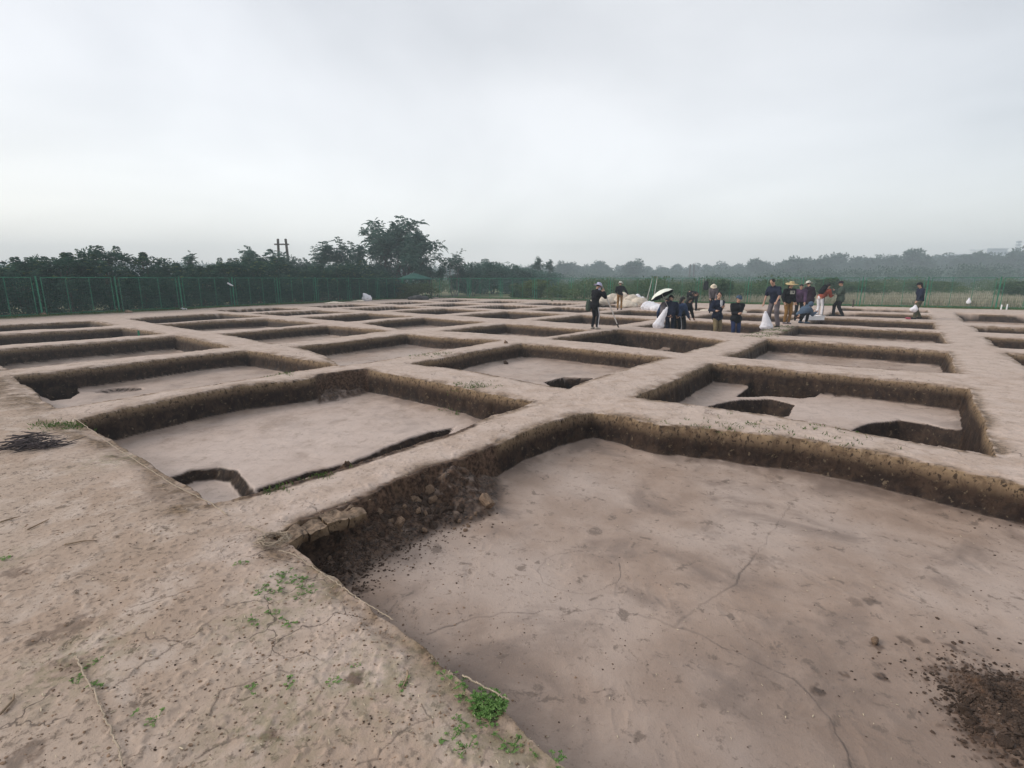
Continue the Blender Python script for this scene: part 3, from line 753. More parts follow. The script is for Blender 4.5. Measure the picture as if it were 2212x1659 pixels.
px_tree(make_tree, 408, 543, 37, name='young_tree', seed=24, mat=M['leaf_tree'], label='single leafy shoot standing tall above the middle of the hedge', trunk_h=.55, spread=.18, depth=2, rad=.03, per=4, fl=.42, nstem=1, up=.5)
px_tree(make_tree, 640, 545, 50, name='feathery_tree', seed=25, mat=M['leaf_tree'], label='small bushy tree over the hedge right of the wooden pole frame', trunk_h=.25, spread=.6, depth=3, rad=.06, per=4, fl=.5, nstem=2, up=.1, fill=25)
px_tree(make_tree, 980, 537, 52, name='sparse_tree', seed=31, mat=M['leaf_tree'], label='open airy tree with thin grey stems just right of the green canopy', trunk_h=.22, spread=.5, depth=3, rad=.055, per=3, fl=.42, leafs='frond', bark='greybark', nstem=4, up=.25)
px_tree(make_tree, 935, 570, 51, name='sparse_tree', seed=32, mat=M['leaf_tree'], label='small thin tree between the green canopy and the airy tree', trunk_h=.3, spread=.5, depth=3, rad=.04, per=3, fl=.4, bark='greybark', nstem=3, up=.2, fill=12)
px_tree(make_tree, 1017, 568, 53, name='sparse_tree', seed=33, mat=M['leaf_tree'], label='low thin tree between the airy tree and the round green tree', trunk_h=.3, spread=.6, depth=3, rad=.04, per=3, fl=.4, bark='greybark', nstem=3, up=.15, fill=10)
px_tree(make_tree, 1160, 553, 75, name='thin_tree', seed=34, mat=M['leaf_tree'], label='taller thin tree with a leaf tuft, left one of the pair above the fence', trunk_h=.5, spread=.35, depth=3, rad=.06, per=4, fl=.5, bark='greybark', up=.3)
px_tree(make_tree, 1188, 561, 76, name='thin_tree', seed=35, mat=M['leaf_tree'], label='leaning thin tree with a leaf tuft, right one of the pair above the fence', trunk_h=.55, spread=.4, depth=2, rad=.05, per=5, fl=.55, bark='greybark', up=.2)
# the big round trees and bushes beyond the far fence
def bush(x, ytop, Y, wpx, seed, label, mat='leaf_tree', group=None, name='round_bush', dens=1.4, size=.2, cat='bush', top_fr=.5):
    t = atd(x, ytop, Y); wd = wpx/FP*Y
    o = make_shrub(name, t.z*1.02, wd, M[mat], seed, nfr=120, label=label, cat=cat, group=group, dens=dens, size=size, top_fr=top_fr)
    o.location = (t.x, t.y, -.05); return o
bush(1063, 561, 62, 110, 41, 'broad round green tree beyond the far fence, left of centre', cat='tree', name='round_tree', dens=2.2, size=.26)
bush(1112, 575, 64, 90, 42, 'lower green bush right of the broad round tree', dens=1.8, size=.24)
bush(1010, 588, 56, 70, 43, 'low dull bush under the airy trees', dens=1.4)
bush(1165, 584, 68, 90, 44, 'dark green bush at the foot of the pair of thin trees', dens=1.6, size=.24)
bush(1130, 612, 49, 50, 45, 'brownish dry bush behind the far fence left of the yellow bush', 'scrub', dens=1.0)
bush(1160, 604, 47, 60, 46, 'yellow green bush behind the far fence', 'leaf_yellow', dens=1.1, size=.14)
bush(1220, 618, 50, 80, 47, 'dull olive bush behind the far fence beside the yellow bush', 'scrub', dens=1.2)
bush(862, 545, 54.5, 120, 57, 'leafy undergrowth filling in beneath the crown of the large tree', dens=1.5, size=.2)
bush(800, 572, 52, 90, 58, 'rounded dark bush between the feathery tree and the large tree', dens=1.4, size=.2)
bush(895, 612, 46.6, 90, 48, 'low leafy bush under the green canopy', 'leaf_pale', dens=1.3, size=.14)
bush(850, 607, 47, 60, 49, 'dark leafy bush at the left end of the green canopy', 'leaf_hedge', dens=1.3)
bush(1562, 605, 41, 42, 50, 'bright green bush behind the far fence above the two men in the pit', 'leaf_pale', dens=1.1, size=.14)
bush(1480, 610, 60, 120, 51, 'broad low green bush behind the far fence right of the leaning poles', 'scrub', dens=1.6, size=.2)
bush(1330, 606, 66, 130, 52, 'broad low green bush behind the far fence above the cream cloth heap', 'scrub', dens=1.6, size=.2)
bush(1790, 600, 45, 60, 53, 'light green bush behind the far fence above the person in the orange jacket', 'leaf_pale', dens=1.1, size=.15)
bush(1860, 607, 52, 80, 54, 'grey green bush behind the far fence left of the walking person', 'scrub', dens=1.2)
bush(2010, 606, 55, 110, 55, 'grey green bush behind the far fence right of the walking person', 'scrub', dens=1.2)
bush(2195, 608, 44, 70, 56, 'green bush behind the far fence at the right edge', 'leaf_pale', dens=1.1, size=.15)

# round crowns standing out along the far skyline
FG = 'trees along the far skyline'
fp_ = make_tree('far_tree', 8, 61, M['leaf_far'], 'hazy round crowned tree in the far skyline', group=FG, trunk_h=.25, spread=.7, depth=3, rad=.2, per=5, fl=1.3, leafs='clump', leafsize=.6)
fq_ = make_tree('far_tree', 8, 62, M['leaf_far'], 'hazy round crowned tree in the far skyline', group=FG, trunk_h=.3, spread=.5, depth=3, rad=.2, per=5, fl=1.2, leafs='clump', leafsize=.6)
far = [(1215,578,210),(1240,575,240),(1262,580,260),(1290,577,240),(1300,576,230),(1340,582,300),(1372,574,200),(1400,583,280),(1430,582,290),(1460,583,300),(1500,577,290),(1530,579,300),(1560,578,300),
       (1590,578,270),(1622,575,240),(1640,573,210),(1655,574,230),(1690,571,200),(1716,569,190),(1750,566,200),(1775,562,190),(1800,563,210),(1835,571,200),(1862,563,210),(1890,567,200),(1925,560,195),(1950,567,190),
       (1975,556,185),(2000,569,190),(2030,560,230),(2055,563,215),(2075,560,190),(2100,558,190),(2125,560,190),(2150,556,185),(2175,557,180),(2200,553,180),(2225,555,180),(1188,580,220),(1145,584,230)]
for i, (x, y, Y) in enumerate(far):
    t = atd(x, y, Y); pr = (fp_, fq_)[i % 2]
    o = place(pr, i, (t.x, t.y, -.1), i*1.7); k = (t.z+.006*Y)/8.0*(1.0 if i % 3 else 1.12)
    s0 = BASE[pr.name]; o.scale = (s0[0]*k*1.15, s0[1]*k*1.15, s0[2]*k)

# the far wood, scrub and meadow that read as one mass
def mass(name, xs, Ys, top, n, size, mat, seed, density_fn=None):
    r = np.random.default_rng(seed); Q = []; T_ = []
    for i in range(n):
        x = r.uniform(*xs); Y = r.uniform(*Ys); h = top(x, Y)*r.uniform(.72, 1.06)*(1+.10*math.sin(x*.021+Y))
        X = (x-1106)/FP*Y*.985; wv = h*r.uniform(.5, .9)
        q, t = clump((X, Y, h*.5), (wv, wv*.8, h*.5), 110, size*h, r); Q.append(q); T_.append(t)
    q = np.concatenate(Q); q[:, :, 2] = np.maximum(q[:, :, 2], -.3)
    return tag(leaf_mesh(name, mat, q, np.concatenate(T_)), kind='stuff')
def ptop(x):
    xs = [-200, 700, 1100, 1200, 1300, 1500, 1600, 1700, 1800, 1950, 2100, 2212, 2500]; ys = [570, 575, 581, 580, 583, 583, 580, 573, 569, 566, 564, 560, 556]
    return float(np.interp(x, xs, ys))
mass('far_wood', (-200, 2420), (200, 310), lambda x, Y: H+(604-ptop(x)+3)/FP*Y, 1300, .13, M['leaf_far'], 71)
mass('far_wood', (1100, 2500), (150, 200), lambda x, Y: (H+(604-ptop(x)-12)/FP*Y)*.95, 260, .11, M['leaf_far'], 74)
mass('scrub', (900, 2700), (62, 150), lambda x, Y: 1.7+.25*math.sin(x*.03)+.0*Y, 1100, .16, M['scrub'], 72)
mass('scrub', (1190, 1720), (40, 62), lambda x, Y: 1.5+.3*math.sin(x*.05), 300, .14, M['scrub'], 75)
mass('far_wood', (950, 2700), (100, 150), lambda x, Y: (H+(604-ptop(x)-12)/FP*Y), 420, .11, M['leaf_far'], 76)
mass('scrub', (1350, 2700), (46, 62), lambda x, Y: 1.15+.3*math.sin(x*.05), 260, .14, M['scrub'], 73)

def blades(name, pts, hgt, wid, mat, seed, lean=.35, n=10, spread=.12):
    r = np.random.default_rng(seed); P = np.repeat(np.array(pts), n, 0); m = len(P)
    P = P+np.stack([r.normal(size=m)*spread, r.normal(size=m)*spread, np.zeros(m)], 1)
    d = np.stack([r.normal(size=m)*lean, r.normal(size=m)*lean, np.ones(m)], 1)
    hh = hgt*r.uniform(.4, 1.15, m)
    return tag(leaf_mesh(name, mat, leaves(P, d, hh, wid*r.uniform(.7, 1.3, m), r), np.clip(r.uniform(size=m)*.93+.07*(r.uniform(size=m) > .7), 0, 1)), kind='stuff')
pts = []
for i in range(5200):                                   # pale dry grass beyond the right half of the far fence
    x = random.uniform(1600, 2600) if i % 6 else random.uniform(1240, 1600); Y = random.uniform(30, 62)
    X = (x-1106)/FP*Y
    q = Vector((X, Y)); dv = (FB-FA).normalized()
    if (q-FA).dot(Vector((dv.y, -dv.x))) < -1.2: pts.append((X, Y, -.03))
blades('dry_grass', pts, .62, .05, M['drygrass'], 81, n=12, spread=.28)
pts = []
for i in range(3600):                                   # green strip along the foot of the fences
    if i % 5 < 2:
        t = random.uniform(-.06, 1.0); p = LPf[0].lerp(LPf[-1], t)+nn2*random.gauss(.15, .33)
    else:
        t = random.uniform(0, 1); p = FPf[1].lerp(FPf[-1], t)+Vector((.46, .88, 0))*random.gauss(.15, .3)
    pts.append((p.x, p.y, -.02))
blades('grass', pts, .16, .022, M['grass'], 82, n=9, spread=.1)

# ------------------------------------------------------------------ distant structures
def hframe(x1, x2, yt, yb, Y, ybar, label, r_=.14):
    a = atd(x1, yt, Y); b = atd(x2, yt, Y); root = empty('pole_frame', ((a.x+b.x)/2, Y, 0)); tag(root, label, 'utility poles')
    wdt = (b.x-a.x)/2; h = a.z
    for s in (-1, 1):
        m = MB(); m.tube([(s*wdt+.02*s, 0, -.3), (s*wdt, 0, h*.5), (s*wdt-.12*s, 0, h)], [r_*1.2, r_, r_*.85], 8); m.build('pole', M['bark'], root)
    if ybar:
        zb = atd(x1, ybar, Y).z; m = MB(); m.box((0, -.16, zb), (wdt*2+wdt*1.0, .12, .16)); m.build('cross_bar', M['bark'], root)
hframe(598, 619, 516, 570, 62, 528, 'wooden pole frame with a crossbar rising behind the hedge', .17)
hframe(1491, 1500, 571, 600, 190, None, 'two slim bare poles far off on the skyline', .3)
M['pale_wall'] = simple('pale_render', (.62, .65, .68), .8, .08, .2, bump=0)
M['dark_glass'] = simple('window_glass', (.16, .18, .20), .3, .1, .2, bump=0)
M['roof_grey'] = simple('grey_roof', (.30, .33, .36), .6, .1, .1, bump=0)
Yb = 330
def bld():
    root = empty('white_building', (0, 0, 0)); tag(root, 'white block building with rows of windows on the far skyline', 'building')
    a = atd(2114, 540, Yb); b = atd(2157, 540, Yb); c = atd(2200, 546, Yb)
    root.location = ((a.x+b.x)/2, Yb, 0); wx = b.x-a.x
    m = MB(); m.box((0, 0, a.z/2), (wx, 12, a.z)); m.build('main_block', M['pale_wall'], root)
    wl = (c.x-b.x); m = MB(); m.box((wx/2+wl/2+.01, 1, c.z/2), (wl, 10, c.z)); m.build('low_wing', M['pale_wall'], root)
    m = MB(); m.box((0, 0, a.z+.35), (wx+.8, 12.8, .7)); m.box((wx/2+wl/2+.4, 1, c.z+.25), (wl, 10.6, .5)); m.build('roof_edge', M['pale_wall'], root)
    for k in range(6):
        for j in range(3):
            m = MB(); m.box((-wx/2+wx*(k+.5)/6, -6.05, a.z-2.2-j*3.1), (1.3, .1, 1.5)); m.build('window', M['dark_glass'], root)
    for k in range(5):
        m = MB(); m.box((wx/2+wl*(k+.5)/5, -4.05, c.z-2.0), (1.4, .1, 1.3)); m.build('window', M['dark_glass'], root)
bld()
def hall():
    a = atd(2022, 557, 320); b = atd(2096, 557, 320); t = atd(2060, 550, 320)
    root = empty('arched_hall', ((a.x+b.x)/2, 320, 0)); tag(root, 'low building with a curved grey roof on the skyline left of the white block', 'building')
    wd = b.x-a.x; hz_ = a.z; rise = t.z-a.z; n = 16; m = MB(); vs = []
    for yy in (-9, 9):
        for i in range(n+1):
            u = -1+2*i/n; vs.append((u*wd/2, yy, hz_+rise*(1-u*u)))
    for yy in (-9, 9):
        for i in range(n+1):
            u = -1+2*i/n; vs.append((u*wd/2, yy, hz_-.5))
    k = n+1; fs = []
    for i in range(n): fs += [(i, i+1, k+i+1, k+i), (2*k+i, 2*k+i+1, i+1, i), (3*k+i+1, 3*k+i, k+i, k+i+1)]
    m.add(vs, fs); m.build('curved_roof', M['roof_grey'], root)
    m = MB(); m.box((0, 0, hz_/2-.3), (wd-2, 16, hz_-.6)); m.build('wall', M['pale_wall'], root)
hall()
def mast():
    t = atd(2201, 520, 330); root = empty('lattice_mast', (t.x, 330, 0)); tag(root, 'thin lattice radio mast with antennas at the right end of the skyline', 'mast')
    m = MB(); h = t.z; wv = 1.0
    for sx_, sy_ in ((-1, -1), (1, -1), (1, 1), (-1, 1)): m.tube([(sx_*wv, sy_*wv, 0), (sx_*.45, sy_*.45, h)], .13, 4)
    for k in range(14):
        z0, z1 = h*k/14, h*(k+1)/14; q0 = wv-(wv-.45)*k/14; q1 = wv-(wv-.45)*(k+1)/14
        for s in (-1, 1): m.tube([(-q0*s, -q0, z0), (q1*s, -q1, z1)], .08, 3); m.tube([(-q0, -q0*s, z0), (-q1, q1*s, z1)], .08, 3)
    m.build('lattice', M['roof_grey'], root)
    for z in (.97, .9, .82, .76):
        m = MB(); m.box((0, -.3, h*z), (2.2, 1.6, .9)); m.build('antenna', M['roof_grey'], root)
mast()

# ------------------------------------------------------------------ people
def cloth(name, col, rough=.85, var=.22):
    return simple(name, col, rough, var, 5, spec=.06, bump=.35, bscale=30, bdist=.01)
M['skin'] = simple('skin', (.42, .25, .18), .6, .08, 6, bump=0)
M['hair'] = simple('hair', (.012, .010, .010), .6, .3, 30, bump=.4, bscale=90)
M['black'] = cloth('black_cloth', (.013, .013, .016)); M['navy'] = cloth('navy_cloth', (.018, .022, .042))
M['bluecl'] = cloth('blue_cloth', (.035, .055, .115)); M['jeans'] = cloth('dark_blue_denim', (.022, .032, .085))
M['khaki'] = cloth('khaki_cloth', (.21, .165, .095)); M['mustard'] = cloth('mustard_cloth', (.22, .120, .040))
M['greycl'] = cloth('grey_brown_cloth', (.12, .105, .115)); M['olive'] = cloth('olive_cloth', (.085, .082, .055))
M['orange'] = cloth('orange_red_cloth', (.24, .060, .038)); M['whitecl'] = cloth('white_cloth', (.62, .62, .66), var=.08)
M['greengrey'] = cloth('grey_green_cloth', (.055, .075, .060)); M['purple'] = cloth('dusty_purple_cloth', (.085, .05, .095))
M['maroon'] = cloth('dark_plum_cloth', (.030, .018, .026)); M['steel'] = cloth('steel_blue_cloth', (.075, .11, .16))
M['lav'] = cloth('pale_lavender_cloth', (.42, .41, .56), var=.1); M['palehat'] = cloth('pale_hat_cloth', (.52, .52, .46), var=.1)
M['strawhat'] = simple('straw_hat', (.42, .32, .17), .8, .2, 20, bump=.5, bscale=60)
M['cream'] = cloth('cream_cloth', (.60, .53, .42), var=.12); M['sack'] = simple('white_woven_plastic', (.70, .69, .74), .55, .08, 6, spec=.4, bump=.4, bscale=12, bdist=.03)
M['tarp'] = simple('cream_tarpaulin', (.55, .48, .40), .75, .2, 2.5, bump=.5, bscale=7, bdist=.05)
M['plastic_white'] = simple('white_plastic', (.78, .78, .80), .4, .04, 3, bump=0)
M['rubber'] = cloth('shoe_sole', (.05, .045, .045)); M['shoe_pale'] = cloth('pale_shoe', (.38, .34, .30))
M['pink'] = cloth('pink_plastic', (.42, .10, .14)); M['metal'] = simple('pale_pole', (.60, .58, .56), .45, .08, 4, bump=0)
M['iron'] = simple('dark_iron', (.03, .028, .03), .5, .3, 8, bump=.2)
M['canopy'] = cloth('green_canopy', (.045, .12, .10)); M['umb_white'] = cloth('umbrella_silver_cloth', (.74, .76, .68), var=.05)

def remesh(mb, name, mats, parent, vox, fold=0.0, seed=0, smooth=2):
    o = mb.build(name, mats, None)
    md = o.modifiers.new('r', 'REMESH'); md.mode = 'VOXEL'; md.voxel_size = vox; md.use_smooth_shade = True
    if smooth:
        sm = o.modifiers.new('s', 'SMOOTH'); sm.iterations = smooth; sm.factor = .5
    dg = bpy.context.evaluated_depsgraph_get(); ev = o.evaluated_get(dg)
    me = bpy.data.meshes.new_from_object(ev); me.name = name
    old = o.data; o.modifiers.clear(); o.data = me; bpy.data.meshes.remove(old)
    me.materials.clear(); me.materials.append(mats)
    n = len(me.vertices)
    if fold and n:
        co = np.empty(n*3, np.float32); me.vertices.foreach_get('co', co); co = co.reshape(-1, 3)
        nr = np.empty(n*3, np.float32); me.vertices.foreach_get('normal', nr); nr = nr.reshape(-1, 3)
        f = fbm(co[:, 0]+co[:, 1]*.7, co[:, 2]+co[:, 0]*.35, 9, 3, seed)
        co += nr*(f*fold)[:, None]; me.vertices.foreach_set('co', co.ravel())
    me.polygons.foreach_set('use_smooth', np.ones(len(me.polygons), bool)); me.update()
    o.parent = parent
    return o

def ik(a, b, l1, l2, pole):
    a = Vector(a); b = Vector(b); d = b-a; L_ = d.length
    if L_ > (l1+l2)*.995: b = a+d.normalized()*(l1+l2)*.995; d = b-a; L_ = d.length
    dn = d.normalized(); x = (l1*l1-l2*l2+L_*L_)/(2*L_); h = math.sqrt(max(l1*l1-x*x, 0))
    p = Vector(pole); p = (p-dn*p.dot(dn)); p = p.normalized() if p.length > 1e-5 else Vector((0, 1, 0))
    return a+dn*x+p*h, b

def person(loc, rz, height, label, top, bot, shoes='black', lean=0, side=0, head=(0, 0), hip=.92, hipo=(0, 0), hands=None, feet=None, hat=None, hatmat=None,
           hair='short', sleeves='long', hood=False, stripe=None, long_top=0.0, bulk=1.0, wide=1.0, knee=(0, 1, .1), elbow=None, print_=False, group=None, headdown=0):
    """+Y is where the person faces; hands and feet are targets in the person's own frame, in metres for a height of 1.75"""
    root = empty('person', loc, rz); s = height/1.75; root.scale = (s, s, s)
    tag(root, label, 'person', group)
    hipc = Vector((hipo[0], hipo[1], hip)); Rx = Matrix.Rotation(-R(lean), 3, 'X') @ Matrix.Rotation(R(side), 3, 'Y')
    up = Rx@Vector((0, 0, 1)); fw = Rx@Vector((0, 1, 0)); rt = Rx@Vector((1, 0, 0))
    waist = hipc+up*.14; chest = hipc+up*.36+fw*.01; neck = hipc+up*.53
    hd = Matrix.Rotation(-R(lean*.55+head[0]), 3, 'X') @ Matrix.Rotation(R(head[1]), 3, 'Z')
    hu = hd@Vector((0, 0, 1)); hf = hd@Vector((0, 1, 0)); hr_ = hd@Vector((1, 0, 0))
    hc = neck+hu*.185+hf*.025
    sh = [neck-up*.06+rt*.185*sg for sg in (-1, 1)]
    hands = hands or [(-.27, .05, .80), (.27, .05, .80)]
    feet = feet or [(-.11, 0, 0), (.11, .03, 0)]
    elbow = elbow or [(-.3, -1, -.2), (.3, -1, -.2)]
    A_ = []; L2 = []
    for k in (0, 1): A_.append((sh[k],)+ik(sh[k], hands[k], .285, .255, elbow[k]))
    for k in (0, 1):
        f = Vector(feet[k]); hj = hipc+rt*(.095*(-1, 1)[k]); L2.append((hj,)+ik(hj, f+Vector((0, 0, .085)), .43, .42, knee))
    # ---- body: one continuous surface
    b = MB()
    b.cap(hipc+rt*.06, hipc-rt*.06, .125, .125); b.cap(hipc, waist, .13, .115); b.cap(waist, chest, .115, .14); b.cap(chest-rt*.07, chest+rt*.07, .125, .125)
    b.cap(sh[0], sh[1], .06, .06); b.cap(neck-up*.05, neck+hu*.10, .058, .052)
    Mh = Matrix((hr_, hf, hu)).transposed()
    b.ball(hc+hu*.02, (.074, .092, .105), 2, Mh); b.ball(hc-hu*.06+hf*.03, (.052, .055, .06), 2, Mh)
    b.ball(hc+hf*.098-hu*.018, (.013, .018, .024), 1, Mh); b.ball(hc+hf*.088-hu*.064, (.024, .010, .009), 1, Mh)
    for sg in (-1, 1): b.ball(hc+hr_*.076*sg-hu*.01, (.010, .018, .030), 1, Mh); b.ball(hc+hr_*.03*sg+hf*.084+hu*.025, (.020, .010, .008), 1, Mh)
    for k, (s0, e0, h0) in enumerate(A_):
        b.cap(s0, e0, .048, .038); b.cap(e0, h0, .038, .026)
        d = (h0-e0).normalized(); sg = (-1, 1)[k]; sd_ = d.cross(Vector((0, 0, 1)))
        sd_ = sd_.normalized() if sd_.length > .2 else rt*1.0
        nrm = sd_.cross(d)
        palm = h0+d*.055; b.tube([h0, h0+d*.03, h0+d*.085], [.027, .036, .036], 8)
        for q in range(4):
            off = sd_*(-.028+.0187*q); ln = (.062, .074, .070, .055)[q]
            p0 = h0+d*.08+off; p1 = p0+d*ln*.5+nrm*.010; p2 = p1+d*ln*.35+nrm*.022
            b.tube([p0, p1, p2], [.0105, .0095, .008], 6)
        p0 = h0+d*.03-sd_*.03*sg; b.tube([p0, p0+d*.028-sd_*.02*sg+nrm*.012, p0+d*.055-sd_*.024*sg+nrm*.024], [.013, .0115, .009], 6)
    for k, (hj, kn, an) in enumerate(L2):
        b.cap(hj, kn, .078, .052); b.cap(kn, an, .052, .036); b.cap(an+Vector((0, -.03, -.05)), an+Vector((0, .13, -.055)), .034, .026)
    remesh(b, 'body', M['skin'], root, .0085)
    for sg in (-1, 1):
        m = MB(); m.ball(hc+hr_*.031*sg+hf*.083+hu*.010, (.012, .008, .007), 1, Mh); m.build('eye', M['hair'], root)
    # ---- clothes
    c = MB()
    g = .022*bulk
    c.cap(hipc+up*.02+rt*.055, hipc+up*.02-rt*.055, .125+g*.6, .125+g*.6) if hip > .5 else None
    c.cap(hipc+up*.06, waist, .13+g, .12+g); c.cap(waist, chest, .12+g, .14+g); c.cap(chest-rt*.07, chest+rt*.07, .125+g, .125+g)
    c.cap(sh[0], sh[1], .06+g*.8, .06+g*.8); c.cap(neck-up*.06, neck+hu*.015, .07, .068)
    if long_top: c.cap(hipc+rt*.05-up*long_top, hipc+rt*.05, .13+g, .13+g); c.cap(hipc-rt*.05-up*long_top, hipc-rt*.05, .13+g, .13+g)
    for k, (s0, e0, h0) in enumerate(A_):
        if sleeves == 'long': c.cap(s0, e0, .056+g, .050+g*.7); c.cap(e0, e0.lerp(h0, .9), .050+g*.7, .036+g*.5)
        else: c.cap(s0, s0.lerp(e0, .75), .058+g, .058+g)
    if hood: c.ball(neck-fw*.07+up*.03, (.10, .07, .06), 2, Mh)
    tp = remesh(c, 'jacket' if bulk > 1 else 'top', M[top], root, .0115, .016, int(loc[0]*10) % 97)
    c = MB()
    c.cap(hipc+rt*.05, hipc-rt*.05, .132, .132); c.cap(hipc, hipc+up*.06, .135, .125)
    for k, (hj, kn, an) in enumerate(L2): c.cap(hj, kn, .095, .068*wide); c.cap(kn, an+(kn-an).normalized()*.02, .066*wide, .056*wide)
    tr = remesh(c, 'trousers', M[bot], root, .0115, .013, int(loc[1]*10) % 97)
    if stripe:
        for k, (hj, kn, an) in enumerate(L2):
            sg = (-1, 1)[k]; m = MB(); o_ = rt*sg
            m.tube([hj+o_*.088, hj.lerp(kn, .5)+o_*.086, kn+o_*.070*wide, kn.lerp(an, .5)+o_*.064*wide, an+o_*.060*wide], .0125, 5); m.build('side_stripe', M[stripe], tr)
    for k, (hj, kn, an) in enumerate(L2):
        m = MB(); a0 = an+Vector((0, -.045, -.040)); m.cap(a0, an+Vector((0, .15, -.052)), .044, .032); m.cap(an, a0, .045, .044)
        remesh(m, 'shoe', M[shoes], root, .01, 0, 0, 1)
    m = MB()
    if hair == 'short':
        m.ball(hc+hu*.045-hf*.016, (.086, .098, .092), 2, Mh, .08, 3); remesh(m, 'hair', M['hair'], root, .011, .012, 7, 1)
    elif hair == 'long':
        m.ball(hc+hu*.045-hf*.016, (.086, .098, .092), 2, Mh, .08, 3); m.cap(hc-hf*.07+hu*.02, neck-fw*.09-up*.06, .075, .045); remesh(m, 'hair', M['hair'], root, .011, .012, 7, 1)
    if hat:
        m = MB(); n = 28
        prof = {'bucket': [(0, .135), (.05, .133), (.082, .115), (.096, .07), (.10, .045), (.175, .005), (.18, -.002), (.172, -.004), (.10, .035), (.09, .03)],
                'straw': [(0, .135), (.05, .135), (.085, .12), (.095, .06), (.10, .045), (.20, .035), (.235, .02), (.232, .013), (.10, .03), (.09, .03)],
                'cap': [(0, .125), (.05, .12), (.085, .095), (.100, .05), (.102, .03), (.094, .028)]}[hat]
        vs = []; fs = []
        for (r_, z_) in prof:
            for i in range(n):
                a = 2*math.pi*i/n; wob = 1+.05*math.sin(a*3+1)*(r_ > .12); zz_ = z_+(.012*math.sin(a*2+loc[0]) if r_ > .12 else 0)
                vs.append(hc+hr_*(r_*wob*math.cos(a))+hf*(r_*wob*1.12*math.sin(a))+hu*zz_)
        for j in range(len(prof)-1):
            for i in range(n): fs.append((j*n+i, j*n+(i+1) % n, (j+1)*n+(i+1) % n, (j+1)*n+i))
        m.add(vs, fs)
        if hat == 'cap':
            q = [hc+hr_*x_+hf*y_+hu*z_ for x_, y_, z_ in ((-.075, .07, .04), (-.06, .15, .025), (0, .185, .02), (.06, .15, .025), (.075, .07, .04))]
            q2 = [p-hu*.008 for p in q]; m.add(q+q2, [(0, 1, 2, 3, 4), (9, 8, 7, 6, 5), (0, 5, 6, 1), (1, 6, 7, 2), (2, 7, 8, 3), (3, 8, 9, 4), (4, 9, 5, 0)])
        m.build('cap' if hat == 'cap' else 'hat', M[hatmat], root, True)
    if print_:   # pale block lettering on the chest
        m = MB(); zf = chest+up*.05+fw*(.148+g)
        for row, cols in enumerate(((0, 1, 2, 3), (0, 1, 2, 3))):
            for cc in cols:
                if row == 0 and cc == 1: continue
                m.box(zf+rt*(-.075+.05*cc)-up*(.058*row), (.034, .02, .042), Matrix((rt, fw, up)).transposed())
        m.box(zf+up*.045, (.20, .02, .014), Matrix((rt, fw, up)).transposed()); m.build('chest_print', M['palehat'], tp)
    return root, dict(hc=hc, neck=neck, chest=chest, hip=hipc, A=A_, rt=rt, up=up, fw=fw, s=s, Mh=Mh, hu=hu, hf=hf, hr=hr_)
def wpt(root, p):   # person's frame -> world
    s = root.scale[0]; a = root.rotation_euler[2]; p = Vector(p)*s
    return Vector((p.x*math.cos(a)-p.y*math.sin(a), p.x*math.sin(a)+p.y*math.cos(a), p.z))+root.location
def blob(name, caps, mat, loc, rz, label, cat, vox=.02, fold=.03, seed=1, group=None, smooth=3):
    root = MB()
    for c in caps:
        if len(c) == 4: root.cap(*c)
        else: root.ball(c[0], c[1], 2)
    o = remesh(root, name, mat, None, vox, fold, seed, smooth); o.location = loc; o.rotation_euler = (0, 0, rz)
    return tag(o, label, cat, group)

def stand(x, y, z=0.0):
    p = at(x, y, z); return (p.x, p.y, gz(p.x, p.y))
# person with the long pole
pa, A = person(stand(1283, 711), R(-62), 1.62, 'person in black with a lavender sun hat holding the long pole', 'black', 'black', 'shoe_pale', lean=8, head=(14, 0), bulk=1.3, hat='bucket', hatmat='lav', hair='short',
      hands=[(-.06, .33, 1.36), (.14, .30, 1.40)], stripe='whitecl', feet=[(-.07, -.03, 0), (.10, .06, 0)], long_top=.03)
m = MB(); vb = A['neck']-A['fw']*.02; m.cap(vb+A['fw']*.06, vb+A['hu']*.12+A['hf']*.10, .085, .07); remesh(m, 'face_veil', M['lav'], pa, .012, .012, 3)
m = MB(); m.cap(Vector((-.24, -.10, 1.0)), Vector((-.23, -.12, .78)), .10, .12); m.tube([Vector((-.2, -.06, 1.12)), Vector((.0, .10, 1.42)), Vector((.17, -.02, 1.40)), Vector((-.1, -.16, 1.15))], .012, 5)
o = remesh(m, 'shoulder_bag', M['greengrey'], None, .012, .008, 3); o.location = pa.location; o.rotation_euler = pa.rotation_euler; o.scale = pa.scale
tag(o, 'dark green shoulder bag hanging at the back of the person with the long pole', 'bag')
h0 = wpt(pa, (.05, .36, 1.45)); tip = at(1345, 722, -.75) if False else None
pe = atd(1338, 712, 18.2)
poleroot = empty('long_pole', (h0.x, h0.y, 0)); tag(poleroot, 'long pale probing pole slanting down into the pit from the person in black', 'pole')
q0 = h0+(h0-pe).normalized()*.22-poleroot.location; q1 = pe-poleroot.location; dd = (q1-q0)
m = MB(); m.tube([q0, q0+dd*.86], .020, 8); m.build('shaft', M['metal'], poleroot)
m = MB(); m.tube([q0+dd*.86, q0+dd*1.0, q0+dd*1.14], [.024, .026, .018], 8); m.build('iron_tip', M['iron'], poleroot)

pb, A = person(stand(1338, 669), R(-12), 1.62, 'person in a dark jacket, mustard trousers and pale hat standing by the cream cloth heap', 'black', 'mustard', 'black', lean=6, head=(8, 0), hat='bucket', hatmat='palehat', hair='short',
      hands=[(-.22, .10, 1.05), (.46, .20, .98)])
